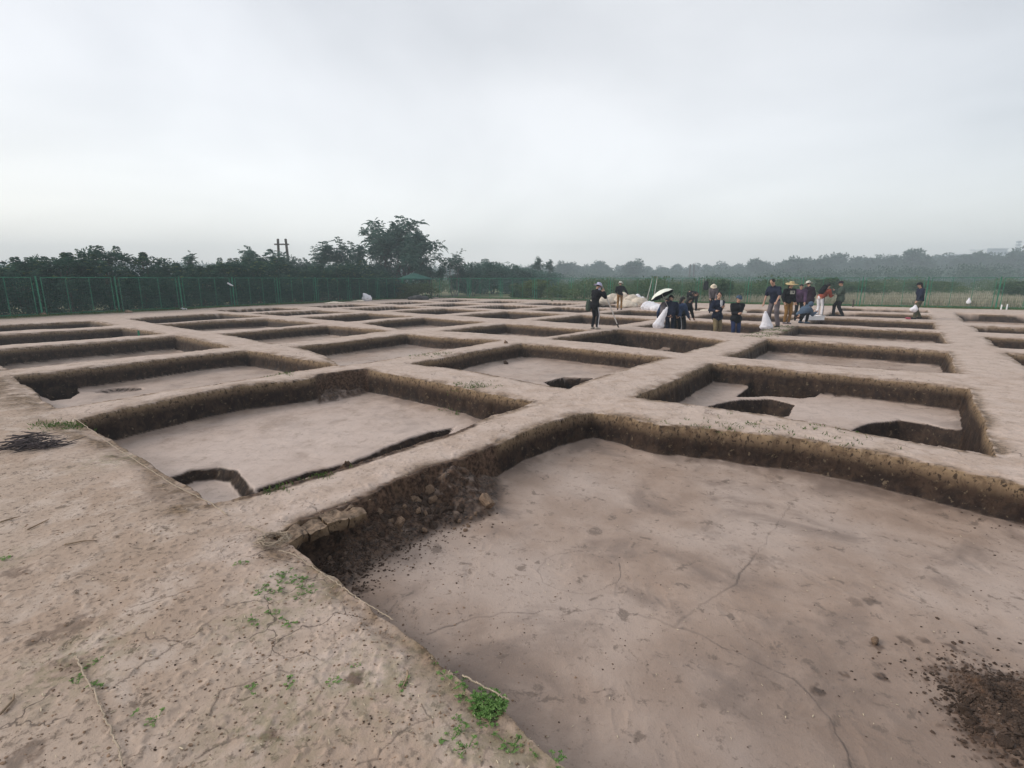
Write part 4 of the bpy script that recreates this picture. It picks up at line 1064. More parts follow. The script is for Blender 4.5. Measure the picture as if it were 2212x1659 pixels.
# the group with the umbrella, bending together in the pit
def inpit(x, Y, z=-.40):
    X = (x-1106)/FP*(Y*math.cos(PITCH)+(H-.6)*math.sin(PITCH)); return (X, Y, gz(X, Y))
pg1, A1 = person(inpit(1437, 18.3), R(-25), 1.66, 'person in a blue jacket bending forward beside the pale umbrella', 'bluecl', 'navy', 'black', lean=38, head=(5, 0), hip=.88, hands=[(-.30, .30, .80), (.05, .45, .90)], bulk=1.3, hair='short', feet=[(-.12, 0, 0), (.12, .1, 0)])
m = MB(); m.cap(Vector((-.02, .0, 1.0)), Vector((-.02, .12, 1.28)), .13, .13); ob = remesh(m, 'backpack', M['greycl'], None, .014, .012, 4); ob.location = pg1.location; ob.rotation_euler = pg1.rotation_euler; ob.scale = pg1.scale
ob.location = wpt(pg1, (-.03, -.16, .04)); tag(ob, 'grey backpack on the person in the blue jacket beside the pale umbrella', 'backpack')
pg2, A = person(inpit(1449, 18.0), R(-15), 1.64, 'person in a dark blue jacket and black cap bending over in the umbrella group', 'navy', 'navy', 'black', lean=32, head=(20, 0), hip=.9, hands=[(-.1, .40, .95), (.25, .45, .85)], bulk=1.3, hair='short', hat='cap', hatmat='black', feet=[(-.10, 0, 0), (.12, .1, 0)])
pg3, A = person(inpit(1462, 18.5), R(-50), 1.66, 'dark haired person in blue and black trousers with white stripes in the umbrella group', 'bluecl', 'black', 'black', lean=30, head=(10, 0), hip=.9, hands=[(-.05, .45, .95), (.28, .5, .75)], bulk=1.2, hair='long', stripe='whitecl')
pg4, A = person(inpit(1472, 18.9), R(-60), 1.66, 'dark haired person all in black stooping at the right of the umbrella group', 'black', 'black', 'black', lean=36, head=(12, 0), hip=.9, hands=[(.0, .55, .66), (.20, .58, .62)], bulk=1.2, hair='long')
# umbrella
uc = atd(1431, 638, 18.2); ur = empty('umbrella', uc); tag(ur, 'open umbrella with a pale top and black underside held over the bending group', 'umbrella')
ur.rotation_euler = (R(-18), R(-24), R(0)); ur.scale = (.86,)*3
n = 8; m = MB(); mu = MB(); vs = []; fs = []
rings = 6
for j in range(rings+1):
    t = j/rings
    for i in range(n*4):
        a = 2*math.pi*i/(n*4); f = abs(math.cos(a*n/2)); rr_ = .50*math.sin(t*1.15)/math.sin(1.15)*(1-.05*(1-f)*t)
        vs.append((rr_*math.cos(a), rr_*math.sin(a), .22*(math.cos(t*1.25)-math.cos(1.25))/(1-math.cos(1.25))-.012*(1-f)*t))
k = n*4
for j in range(rings):
    for i in range(k): fs.append((j*k+i, j*k+(i+1) % k, (j+1)*k+(i+1) % k, (j+1)*k+i))
m.add(vs, fs); m.build('canopy', M['umb_white'], ur, True)
mu.add([(x, y, z-.008) for x, y, z in vs], [f[::-1] for f in fs]); mu.build('lining', M['black'], ur, True)
for i in range(n):
    a = 2*math.pi*i/n; m = MB(); m.tube([(.02*math.cos(a), .02*math.sin(a), .20), (.28*math.cos(a), .28*math.sin(a), .14), (.50*math.cos(a), .50*math.sin(a), -.005)], .004, 4); m.build('rib', M['iron'], ur)
m = MB(); m.tube([(0, 0, .25), (0, 0, -.55)], .008, 6); m.build('shaft', M['metal'], ur)
m = MB(); m.tube([(0, 0, -.55), (0, 0, -.66)], .016, 6); m.build('handle', M['iron'], ur)

pc, A = person(stand(1497, 672), R(5), 1.72, 'person in black bending far forward with their back turned, by the pale cloth', 'black', 'black', 'black', lean=86, head=(20, 0), hip=.93, hipo=(0, -.12), hands=[(-.15, .45, .42), (.15, .45, .42)], feet=[(-.17, 0, 0), (.17, 0, 0)])
pd, A = person(inpit(1550, 17.7), R(198), 1.72, 'man in a navy jacket over a white shirt and khaki trousers, hand on chest', 'navy', 'khaki', 'black', lean=0, head=(4, -30), bulk=1.4, hands=[(-.02, .20, 1.22), (.30, .26, 1.12)], long_top=.04)
m = MB(); q = A['chest']; m.box(q+A['fw']*.152+A['up']*.08, (.075, .03, .22)); m.build('shirt_front', M['whitecl'], pd)
pe_, A = person(inpit(1591, 17.2), R(180), 1.64, 'man in a black jacket, dark cap and blue trousers holding his hands together', 'black', 'jeans', 'black', lean=4, head=(10, 0), bulk=1.4, hands=[(-.03, .26, 1.12), (.05, .27, 1.10)], hat='cap', hatmat='steel', hair='short', long_top=.04)
pf, A = person(stand(1668, 705), R(118), 1.80, 'tall man in a navy shirt and grey trousers looking down at a white sack', 'navy', 'greycl', 'black', lean=14, head=(22, 10), sleeves='short', hands=[(-.30, .34, .92), (.28, .20, .85)], feet=[(-.18, -.05, 0), (.15, .02, 0)], wide=1.25, elbow=[(-.3, -1, .2), (1, -.6, .2)], hair='short')
pg, A = person(stand(1698, 700), R(184), 1.62, 'person in a straw hat, black top with pale print and mustard trousers', 'black', 'mustard', 'greycl', lean=2, head=(8, 12), bulk=1.3, hands=[(-.24, .10, .90), (.24, .10, .90)], hat='straw', hatmat='strawhat', hair='long', print_=True, feet=[(-.07, .04, 0), (.09, .0, 0)])
ph, A = person(stand(1723, 692), R(150), 1.62, 'person in a dusty purple jacket stooping behind the straw hat', 'purple', 'black', 'black', lean=24, head=(25, 0), bulk=1.2, hair='long', hands=[(-.2, .40, .85), (.2, .35, .80)])
pi_, A = person(stand(1744, 688), R(15), 1.66, 'person in a plum black jacket and pale round hat with their back turned', 'maroon', 'black', 'black', lean=10, head=(12, 0), bulk=1.7, hat='bucket', hatmat='palehat', hair='short', hands=[(-.25, .2, .9), (.27, .15, .9)], long_top=.08)
pj, A = person(stand(1732, 698), R(-78), 1.66, 'person crouching in a steel blue hooded jacket beside the white tray', 'steel', 'black', 'steel', lean=48, head=(15, 0), hip=.30, hipo=(0, -.20), hands=[(-.12, .52, .50), (.12, .52, .46)], feet=[(-.12, .02, 0), (.12, .10, 0)], knee=(0, 1, .8), bulk=1.5, hood=True, hair='none')
m = MB(); m.ball(A['hc']+A['hu']*.01-A['hf']*.012, (.105, .115, .130), 2, A['Mh']); remesh(m, 'hood', M['steel'], pj, .011, .01, 5)
pk, A = person(stand(1769, 683), R(-68), 1.68, 'person in an orange red jacket and white striped trousers, bending forward', 'orange', 'whitecl', 'black', lean=46, head=(-8, 0), hip=.93, hipo=(0, -.05), bulk=1.3, hair='long', hands=[(-.12, .55, 1.0), (.15, .60, 1.02)], stripe='black')
o = blob('backpack', [(Vector((0, 0, 0)), Vector((0, .20, .22)), .13, .12)], M['black'], wpt(pk, (0, -.03, 1.20)), pk.rotation_euler[2], 'black backpack on the person in the orange red jacket', 'backpack', .014, .015, 5)
pl, A = person(stand(1811, 683), R(70), 1.68, 'person in a grey green jacket and black trousers standing with feet apart', 'greengrey', 'black', 'black', lean=2, head=(5, 0), bulk=1.7, hair='short', hands=[(-.12, .32, 1.25), (.26, .02, .92)], feet=[(-.14, -.14, 0), (.14, .20, 0)], hip=.88, long_top=.06, wide=1.2, hat='cap', hatmat='maroon')
pm, A = person(stand(1981, 690), R(78), 1.60, 'person in a dark top, black cap and olive trousers walking at the right', 'navy', 'olive', 'black', lean=6, head=(12, 0), bulk=1.2, hair='long', hands=[(-.26, .28, .80), (.24, .0, .84)], feet=[(-.09, .16, 0), (.09, -.14, .02)], hip=.90, hat='cap', hatmat='black', wide=1.2)
hb = wpt(pm, (-.26, .30, .62)); blob('carrier_bag', [(Vector((0, 0, -.14)), Vector((0, .0, .02)), .12, .05), (Vector((0, .04, -.14)), (.10, .15, .10))], M['sack'], hb, pm.rotation_euler[2], 'white plastic bag carried by the person walking at the right', 'bag', .012, .03, 5)
pn, A = person(stand(1537, 676), R(160), 1.55, 'person with a cream hat and pale shirt partly behind the man in khaki trousers', 'greycl', 'black', 'black', lean=24, head=(24, 0), bulk=1.1, hat='bucket', hatmat='cream', hair='short', hands=[(-.15, .35, .85), (.15, .35, .85)])

# ------------------------------------------------------------------ sacks, cloths, tools
def sack(x, y, h, w_, label, z=0, loc=None, lean=(0, 0), mat='sack', name='white_sack', seed=1, group=None, cat='sack'):
    loc = loc or stand(x, y, z)
    return blob(name, [(Vector((-w_*.22, 0, w_*.20)), Vector((w_*.22, 0, w_*.20)), w_*.24, w_*.24), (Vector((0, 0, w_*.25)), Vector((lean[0], lean[1], h*.9)), w_*.40, w_*.11)], M[mat], loc, 0, label, cat, max(.012, w_*.03), w_*.045, seed, group)
sack(1655, 708, .68, .50, 'tall white sack standing at the feet of the tall man in navy', lean=(-.09, 0), seed=3)
p_ = inpit(1424, 17.9); sack(0, 0, .78, .46, 'white sack hanging beside the bending person in the blue jacket', loc=p_, lean=(.26, 0), seed=4)
p_ = inpit(1533, 18.4, -.40); sack(0, 0, .36, .30, 'small white bag in the pit left of the man in khaki trousers', loc=(p_[0], p_[1]+5.2, 0), seed=5)
sack(793, 650, .62, .9, 'white sack lying against the left fence near its far end', lean=(-.25, 0), seed=6)
def heap(name, pts, label, cat='cloth heap', mat='tarp', seed=1, vox=.04, fold=.09):
    base = stand(*pts[0][:2]); caps = []
    for (x, y, h, w_) in pts:
        q = at(x, y); caps.append((Vector((q.x-base[0], q.y-base[1], h*.3)), (w_, w_*.75, h*.85)))
    return blob(name, caps, M[mat], base, 0, label, cat, vox, fold*.7, seed, None, 14)
heap('cloth_heap', [(1305,656,.45,.75),(1325,655,.62,.7),(1345,656,.72,.6),(1365,657,.60,.6),(1382,658,.45,.6),(1293,656,.30,.8),(1350,662,.36,.6),(1360,664,.30,.55)], 'rumpled cream cloth heap behind the person in mustard trousers and pale hat', seed=2)
heap('bunched_sack', [(1376,656,.62,.35),(1385,658,.5,.35)], 'bright white bunched sack at the right end of the cream cloth heap', 'sack', 'sack', 3, .025, .06)
heap('cloth_heap', [(1402,668,.42,.5),(1409,669,.36,.5),(1415,669,.32,.5),(1421,670,.28,.45)], 'small crumpled white cloth left of the umbrella group', mat='sack', seed=4, vox=.025, fold=.06)
heap('ground_cloth', [(1485,667,.25,.7),(1505,669,.38,.8),(1530,668,.42,.8),(1552,668,.36,.8),(1580,667,.30,.8),(1600,666,.34,.6),(1618,666,.2,.5)], 'long low pale cloth lying behind the bending person in black', seed=5)
heap('ground_cloth', [(712,655.5,.10,.45),(722,655.5,.14,.5),(735,655.5,.10,.4)], 'flat cream cloth on the ground by the left fence', seed=6, vox=.03, fold=.04)
heap('ground_cloth', [(778,652,.12,.4),(768,652,.08,.4)], 'flat pale cloth lying beside the white sack at the left fence', seed=8, vox=.03, fold=.04)
heap('crumpled_paper', [(394,668,.10,.16),(399,668,.08,.14)], 'small white scrap on the grass at the foot of the left fence', 'scrap', 'sack', 7, .02, .03)
heap('stone_lump', [(276,675.5,.14,.14),(281,675.5,.1,.14)], 'pale stone at the foot of a left fence post', 'stone', 'clod', 8, .02, .03)
heap('stone_lump', [(94,682,.14,.16)], 'pale stone at the foot of the nearest triple post of the left fence', 'stone', 'clod', 9, .02, .03)
# tray
t = stand(1749, 690); tr = empty('tray', t, R(6)); tag(tr, 'white plastic tray on the ridge beside the crouching person', 'tray')
m = MB(); wx, wy, hh = .95, .55, .15
m.box((0, 0, .012), (wx, wy, .02)); m.build('tray_base', M['plastic_white'], tr)
m = MB()
for sx_, sy_, lx, ly in ((0, -1, wx, .02), (0, 1, wx, .02), (-1, 0, .02, wy-.04), (1, 0, .02, wy-.04)): m.box((sx_*(wx/2-.01), sy_*(wy/2-.01), hh/2+.02), (lx, ly, hh))
m.build('tray_side', M['plastic_white'], tr)
m = MB()
for sx_, sy_, lx, ly in ((0, -1, wx+.05, .035), (0, 1, wx+.05, .035), (-1, 0, .035, wy-.03), (1, 0, .035, wy-.03)): m.box((sx_*(wx/2), sy_*(wy/2), hh+.028), (lx, ly, .014))
m.build('tray_rim', M['plastic_white'], tr)
blob('slipper', [(Vector((-.07, 0, .05)), Vector((.07, 0, .04)), .045, .05)], M['pink'], stand(1961, 691), 0, 'pink object on the ground at the feet of the walking person', 'object', .012, .01)
# backpack hung on the far fence
q = FPf[1].lerp(FPf[-2], .0); 
def onfence(x, z):
    best = None
    for i in range(400):
        p = FPf[1].lerp(FPf[-1], i/399); zc = p.y*math.cos(PITCH)+(H-z)*math.sin(PITCH); px = 1106+FP*p.x/zc
        if best is None or abs(px-x) < best[0]: best = (abs(px-x), p.copy())
    return best[1]
p = onfence(1527, 1.4)
r0 = empty('hanging_backpack', (p.x-.10, p.y-.22, 1.30)); tag(r0, 'black backpack hanging high on the far fence above the cream hat', 'backpack')
m = MB(); m.cap((0, 0, -.18), (0, 0, .15), .20, .16); remesh(m, 'bag_body', M['black'], r0, .016, .02, 3)
for s_ in (-1, 1):
    m = MB(); m.tube([(s_*.12, -.12, .2), (s_*.2, -.14, .45), (s_*.12, .08, .5), (s_*.08, .05, .25)], .018, 6); m.build('strap', M['black'], r0)
    m = MB(); m.tube([(s_*.15, -.1, -.2), (s_*.22, -.12, -.42)], .012, 5); m.build('strap', M['black'], r0)
p = onfence(2087, .5); blob('plastic_bag', [(Vector((0, 0, -.12)), Vector((0, 0, .1)), .11, .05)], M['sack'], (p.x, p.y-.2, .50), 0, 'white plastic bag tied to the far fence at the right', 'bag', .015, .04, 6)
def onleft(x, z):
    best = None
    for i in range(400):
        p = LPf[0].lerp(LPf[-1], i/399); zc = p.y*math.cos(PITCH)+(H-z)*math.sin(PITCH); px = 1106+FP*p.x/zc
        if best is None or abs(px-x) < best[0]: best = (abs(px-x), p.copy())
    return best[1]
p = onleft(494, 1.4); blob('plastic_scrap', [(Vector((-.12, 0, .06)), Vector((.14, 0, -.08)), .06, .05)], M['sack'], (p.x+.1, p.y-.1, atd(494, 614, p.y).z), 0, 'white scrap caught high in the left fence', 'scrap', .012, .03, 6)
for lab, x0, y0, x1, y1, yy in (('thin pale pole leaning behind the cream cloth heap, left one', 1409, 602, 1393, 660, None), ('thin pale pole standing behind the small white cloth, right one', 1420, 597, 1408, 664, None)):
    b = at(x1, y1); t = atd(x0, y0, b.y+.1); m = MB(); m.tube([Vector((0, 0, 0)), (t-b)*.5+Vector((.02, 0, 0)), t-b], [.022, .018, .012], 6)
    o = m.build('leaning_pole', M['metal']); o.location = (b.x, b.y, 0); tag(o, lab, 'pole')
def stake(x, yb, yt, mat, label, r_=.03, group=None):
    b = at(x, yb); t = atd(x, yt, b.y); m = MB(); h = t.z
    m.tube([(0, 0, -.05), (.003, 0, h*.9), (.004, 0, h)], [r_, r_*.95, r_*.6], 6); o = m.build('wooden_stake', M[mat]); o.location = (b.x, b.y, 0); tag(o, label, 'stake', group)
stake(1842, 664, 647, 'bark', 'short dark stake standing by the far fence right of the person in grey green', .05)
stake(2162, 669, 658, 'plastic_white', 'short white stake by the far fence at the right edge, left of two', .035)
stake(2174, 669, 657, 'plastic_white', 'short white stake by the far fence at the right edge, right of two', .035)
p = at(300, 722); m = MB(); m.tube([(0, 0, -.3), (0, 0, .12)], .03, 6); o = m.build('wooden_stake', M['fgreen']); o.location = (p.x, p.y, 0); tag(o, 'small green peg in the pit edge on the far left ridge', 'stake')
# green canopy by the fence corner
cc = atd(895, 600, 49.5); cr_ = empty('canopy_tent', (cc.x, cc.y, 0), R(12)); tag(cr_, 'low green canopy roof on thin posts under the large tree', 'canopy')
zt = atd(890, 592, 49.5).z; ze = atd(890, 601.5, 49.5).z; wv = 1.6
m = MB(); m.add([(0, 0, zt+.12), (-wv, -wv, ze), (wv, -wv, ze), (wv, wv, ze), (-wv, wv, ze), (-wv, -wv, ze-.12), (wv, -wv, ze-.12), (wv, wv, ze-.12), (-wv, wv, ze-.12)],
   [(0, 1, 2), (0, 2, 3), (0, 3, 4), (0, 4, 1), (1, 5, 6, 2), (2, 6, 7, 3), (3, 7, 8, 4), (4, 8, 5, 1)]); m.build('roof', M['canopy'], cr_)
for sx_ in (-1, 1):
    for sy_ in (-1, 1): m = MB(); m.tube([(sx_*wv*.95, sy_*wv*.95, 0), (sx_*wv*.95, sy_*wv*.95, ze)], .035, 6); m.build('post', M['iron'], cr_)
heap('dark_bundle', [(892,647.5,.28,.5),(903,647.5,.36,.6),(915,647.5,.28,.5)], 'low dark bundle lying on the ground near the fence corner', 'bundle', 'iron', 11, .04, .06)

# ------------------------------------------------------------------ string, twigs, clods, weeds in the foreground
def string(pts, label, r_=.003, sag=.0, name='string', seed=1):
    r = np.random.default_rng(seed); P = []
    for (a, b) in zip(pts[:-1], pts[1:]):
        n_ = 12
        for i in range(n_): P.append(a.lerp(b, i/n_)+Vector((r.normal()*.003, r.normal()*.003, abs(r.normal())*.002)))
    P.append(pts[-1]); o0 = P[0].copy(); m = MB(); m.tube([p-o0 for p in P], r_, 5)
    o = m.build(name, M['string'], None, True); o.location = o0; tag(o, label, 'string'); return o
def gs(l, dz=.012): return [Vector((at(x, y).x, at(x, y).y, max(gz(at(x, y).x, at(x, y).y), -.015)+dz)) for x, y in l]
string(gs([(160,902),(210,937),(240,960),(330,1018),(380,1050),(455,1086),(492,1118)]), 'pale string stretched along the left edge of the second square', .0042, seed=1)
string(gs([(535,1138),(570,1150),(583,1168)]), 'short piece of pale string running to the tangled coil', .003, seed=2)
string(gs([(600,1188),(640,1200),(680,1228),(725,1258),(770,1290),(815,1318),(850,1338)]), 'pale string along the rim of the nearest square', .0032, seed=3)
string(gs([(1000,1458),(1040,1480),(1075,1498),(1100,1512)]), 'pale string crossing the green weed clump on the rim', .004, seed=4)
string(gs([(165,1425),(185,1465),(215,1525),(240,1585),(262,1640),(272,1690)]), 'string lying on the bare ground at the bottom left', .004, seed=5)
r = np.random.default_rng(3); c = gp(592, 1172); m = MB(); P = []
for i in range(200):
    a = i*.37; rr_ = .045+.05*r.uniform(); P.append(Vector((rr_*math.cos(a)*1.2+.01*r.normal(), rr_*math.sin(a)+.01*r.normal(), .015+.05*abs(math.sin(i*.21))*r.uniform(.4, 1))))
m.tube(P, .0026, 4); o = m.build('string_coil', M['string'], None, True); o.location = (c.x, c.y, max(c.z, -.01)); tag(o, 'tangled coil of string at the left corner of the nearest square', 'string')
def sticks(name, cx, cy, n_, rx, ry, L_, label, seed, rad=.006, hgt=.17):
    r = np.random.default_rng(seed); c = gp(cx, cy); m = MB()
    for i in range(n_):
        a = r.normal()*.75+.5; x = r.normal()*rx; y = r.normal()*ry; z = abs(hgt*(1-abs(x)/(2.4*rx)))*r.uniform(0, 1); l = L_*r.uniform(.4, 1)
        d = Vector((math.cos(a), math.sin(a), r.normal()*.12)); k = Vector((r.normal(), r.normal(), 0))*l*.06
        p0 = Vector((x, y, z))-d*l/2; m.tube([p0, p0+d*l*.5+k, p0+d*l], [rad*r.uniform(.6, 1.2), rad, rad*.4], 5)
    o = m.build(name, M['twig']); o.location = (c.x, c.y, c.z+.01); return o
tag(sticks('twig_pile', 78, 965, 110, .13, .07, .34, '', 5, .005), 'pile of dark twigs lying on the bare ground at the left', 'twig pile')

def clod_mesh(seed, mat, sub=3):
    m = MB(); vs, fs = ICO[sub]; o = []
    r = random.Random(seed); sc = (r.uniform(.8, 1.2), r.uniform(.7, 1.1), r.uniform(.6, .9))
    pl = [(Vector((r.gauss(0, 1), r.gauss(0, 1), r.gauss(0, 1))).normalized(), r.uniform(.50, .78)) for _ in range(13)]
    for p in vs:
        v = Vector(p)
        for n_, d in pl:
            k = v.dot(n_)
            if k > d: v = v-n_*(k-d)
        v = v*(1+.16*mnoise.noise(v*2.5+Vector((seed, 0, 0)))+.07*mnoise.noise(v*7))
        o.append(Vector((v.x*sc[0], v.y*sc[1], v.z*sc[2])))
    m.add(o, fs); me = m.build('soil_clod', M[mat]); return me
CG = 'lumps of soil fallen from the wall of the nearest square'
cl = [clod_mesh(i, 'clod' if i in (1, 5) else 'clod_dark') for i in range(8)]
for o in cl: tag(o, 'fallen lump of soil on the dark crumbled slope in the nearest square', 'clod', CG)
usedc = set()
r = random.Random(8)
LASTC = [None]
def put_clod(i, p, s, label=None, group=CG):
    pr = cl[i % 8]
    if (i % 8) in usedc: o = pr.copy(); COL.objects.link(o)
    else: o = pr; usedc.add(i % 8)
    LASTC[0] = o
    o.location = p; o.scale = (s, s, s); o.rotation_euler = (r.uniform(0, 6), r.uniform(0, 6), r.uniform(0, 6))
    if label:
        o['label'] = label
        if 'group' in o: del o['group']
    return o
kk = 0
for (x0, y0, n_, sx_, sy_, s0) in ((900, 1080, 34, 34, 24, .040), (965, 1085, 16, 30, 16, .036), (820, 1125, 14, 34, 18, .03), (720, 1190, 16, 36, 18, .022), (1000, 1095, 10, 25, 12, .024)):
    for i in range(n_):
        x = x0+r.gauss(0, sx_*.6); y = y0+r.gauss(0, sy_*.6); p = gp(x, y, -.22)
        if p.z > -.04: continue
        s = s0*r.uniform(.45, 1.25); put_clod(kk*3+i, p+Vector((0, 0, s*.25)), s); kk += 1
for i in range(16):
    x = 2150+r.gauss(0, 42); y = 1535+r.gauss(0, 48); p = gp(x, y, -.37); s = r.uniform(.014, .034); put_clod((0, 2, 3, 4)[i % 4], p+Vector((0, 0, s*.3)), s, 'dark lump of soil in the loose earth at the bottom right', None); 
    LASTC[0]['group'] = 'lumps of soil in the loose earth at the bottom right'
for (x, y, s, l, z_) in ((1054,1090,.10,'large pale lump of soil at the right end of the crumbled slope',-.33),(863,1148,.065,'pale lump of soil lying alone at the front of the crumbled slope',-.33),
     (1092,787,.085,'dark lump of soil standing on the floor of the square with two lumps',-.4),(1092,774,.075,'pale lump of soil behind the dark one in the same square',-.4),
     (1890,1385,.035,'pale pebble among the dark spots on the floor of the nearest square',-.40)):
    p = gp(x, y, z_); o = put_clod(1 if 'pale' in l else 0, p+Vector((0, 0, s*.35)), s, l)
    if 'pale' in l: o.active_material
rimp = [at(*q) for q in ((606,1158),(652,1128),(690,1112),(730,1098),(775,1083))]
inn = Vector(uv(0, -1)).to_3d()-Vector((0, 0, 0)); rr3 = random.Random(50)
for i, l in enumerate(['broken slab of crusted soil hanging over the pit corner, nearest the string coil', 'second broken slab of crusted soil from the string coil', 'third broken slab of crusted soil from the string coil', 'broken slab of crusted soil at the right end of the overhanging row']):
    A0 = rimp[i].lerp(rimp[i+1], .03)-inn*.03; B0 = rimp[i].lerp(rimp[i+1], .97)-inn*.03; wA = (.10, .13, .15, .17)[i]; wB = (.12, .16, .16, .14)[i]; dz_ = rr3.uniform(.015, .04); V = []; F_ = []
    NX, NY, NZ = 9, 6, 5
    def P_(a, b_, c_):
        q = A0.lerp(B0, a)+inn*((wA*(1-a)+wB*a)*b_+.02*(1-abs(2*b_-1))*0); q.z = -.012-dz_*b_-.10*c_*(1-.35*b_)-.02*(i % 2)
        n_ = Vector((mnoise.noise(q*14), mnoise.noise(q*14+Vector((9, 0, 0))), mnoise.noise(q*14+Vector((0, 9, 0)))))
        return q+n_*.022+n_.yzx*.0
    idx = {}
    def vid(a, b_, c_):
        k_ = (a, b_, c_)
        if k_ not in idx: idx[k_] = len(V); V.append(P_(a/NX, b_/NY, c_/NZ)-A0)
        return idx[k_]
    for a_ in range(NX):
        for b_ in range(NY): F_.append((vid(a_, b_, 0), vid(a_+1, b_, 0), vid(a_+1, b_+1, 0), vid(a_, b_+1, 0))); F_.append((vid(a_, b_+1, NZ), vid(a_+1, b_+1, NZ), vid(a_+1, b_, NZ), vid(a_, b_, NZ)))
        for c_ in range(NZ): F_.append((vid(a_, 0, c_+1), vid(a_+1, 0, c_+1), vid(a_+1, 0, c_), vid(a_, 0, c_))); F_.append((vid(a_, NY, c_), vid(a_+1, NY, c_), vid(a_+1, NY, c_+1), vid(a_, NY, c_+1)))
    for b_ in range(NY):
        for c_ in range(NZ): F_.append((vid(0, b_, c_), vid(0, b_+1, c_), vid(0, b_+1, c_+1), vid(0, b_, c_+1))); F_.append((vid(NX, b_, c_+1), vid(NX, b_+1, c_+1), vid(NX, b_+1, c_), vid(NX, b_, c_)))
    bm_ = MB(); bm_.add(V, [f[::-1] for f in F_]); o = bm_.build('soil_slab', M['soil']); o.location = A0; tag(o, l, 'soil slab')
    for an_, v_ in (('crumb', .8), ('wallm', 1.0)): at_ = o.data.attributes.new(an_, 'FLOAT', 'POINT'); at_.data.foreach_set('value', [v_]*len(o.data.vertices))
# crumbs: uncountable
def crumbs(name, spots, mat, seed, smin, smax):
    r = np.random.default_rng(seed); vs, fs = ICO[1]; vs = np.array(vs); V = []; F = []; k = 0
    for (x, y, z_, sp, n_) in spots:
        c = at(x, y, z_)
        for i in range(n_):
            px = c.x+r.normal()*sp; py = c.y+r.normal()*sp
            if z_ < -.1 and gz(px, py) > -.12: continue
            s = r.uniform(smin, smax)*r.uniform(.4, 1)
            q = vs*(1+.35*r.normal(size=(len(vs), 1)))*s*np.array((1, r.uniform(.6, 1), .6))+np.array((px, py, gz(px, py)+s*.2))
            V.append(q); F += [tuple(a+k for a in f) for f in fs]; k += len(vs)
    m = MB(); m.v = [tuple(p) for p in np.concatenate(V)]; m.f = F; m.m = [0]*len(F)
    return tag(m.build(name, M[mat]), kind='stuff')
crumbs('soil_crumbs', [(950,1075,-.3,.22,1100),(880,1110,-.3,.20,1300),(810,1150,-.3,.16,1100),(740,1205,-.3,.13,1000),(2190,1520,-.37,.13,2200),(2200,1580,-.37,.12,1400),(2150,1480,-.37,.2,300),(720,845,-.38,.3,260),(770,1285,-.40,.07,70),(2190,1130,-.40,.3,100),(850,1200,-.40,.3,120)], 'clod_dark', 3, .003, .015)
rr2 = random.Random(4)
crumbs('soil_crumbs', [(rr2.uniform(300, 2300), rr2.uniform(1180, 1660), -.40, .5, 9) for _ in range(60)]+[(rr2.uniform(-50, 900), rr2.uniform(1050, 1700), 0, .35, 9) for _ in range(70)], 'clod_dark', 4, .002, .007)
crumbs('soil_crumbs', [(rr2.uniform(-50, 1000), rr2.uniform(1050, 1700), 0, .35, 26) for _ in range(80)]+[(630,1190,0,.12,120),(860,1340,0,.15,120),(1060,1500,0,.15,90),(760,1290,0,.15,90)], 'clod', 5, .002, .009)
# straw bits
r = np.random.default_rng(9); m = MB()
for i in range(420):
    fl = i % 3 == 0
    x = r.uniform(-50, 1250) if not fl else r.uniform(900, 2250); y = r.uniform(950, 1680); z_ = -.40 if fl else 0
    p = gp(x, y, z_); 
    if not fl and p.z < -.1: continue
    a = r.uniform(0, 3.14); l = r.uniform(.006, .022)*(.6 if fl else 1); d = Vector((math.cos(a), math.sin(a), r.normal()*.15))*l
    m.tube([p+Vector((0, 0, .004))-d/2, p+Vector((0, 0, .005))+d/2], r.uniform(.0008, .0022), 4)
tag(m.build('straw', M['straw']), kind='stuff')
# dry stalks lying about
for i, (x0, y0, x1, y1, lab) in enumerate([(60,1146,107,1122,'curved dry stalk on the bare ground below the twig pile'),(0,1130,45,1118,'dark stalk at the left edge below the twig pile'),(140,1180,210,1172,'short dark stalk on the bare ground left of the coil'),
       (2,1550,32,1505,'short dark stick at the left edge near the bottom'),(880,1450,868,1490,'thin straw coloured stalk near the weeds at the bottom')]):
    a = gp(x0, y0, 0, .008); b = gp(x1, y1, 0, .008); mm = MB(); mid = a.lerp(b, .5)+Vector((.01, .015, .004)); mm.tube([Vector((0, 0, 0)), mid-a, b-a], [.005, .005, .002], 5)
    o = mm.build('dry_stalk', M['stick'], None, True); o.location = a; tag(o, lab, 'stalk')

def weed(seed, n_=16, s=.05, spread=.05, hgt=.03):
    r = np.random.default_rng(seed); root = empty('weed', (0, 0, 0)); Q = []; T_ = []; m = MB()
    for i in range(n_):
        a = r.uniform(0, 6.28); rr_ = spread*math.sqrt(r.uniform()); z = hgt*r.uniform(.3, 1); c = np.array((rr_*math.cos(a), rr_*math.sin(a), z))
        m.tube([(0, 0, -.005), (c[0]*.6, c[1]*.6, z*.8), tuple(c)], [.0012, .001, .0008], 3)
        k = 5; b = np.repeat(c[None], k, 0); aa = r.uniform(0, 6.28)+np.arange(k)*6.28/k
        d = np.stack([np.cos(aa), np.sin(aa), r.uniform(-.1, .5, k)], 1)
        Q.append(leaves(b, d, s*.36*r.uniform(.7, 1.2, k), s*.24, r)); T_.append(np.clip(r.uniform(.1, .9)+r.normal(size=k)*.1, 0, 1))
    m.build('stems', M['weed'], root); leaf_mesh('leaves', M['weed'], np.concatenate(Q), np.concatenate(T_), root)
    return root
WG = 'small weeds scattered on the bare ground'
wp = [weed(i, 5+2*i, .030, .030+.010*i, .012) for i in range(3)]
for o in wp: tag(o, 'small green weed sprouting from the cracked soil', 'weed', WG)
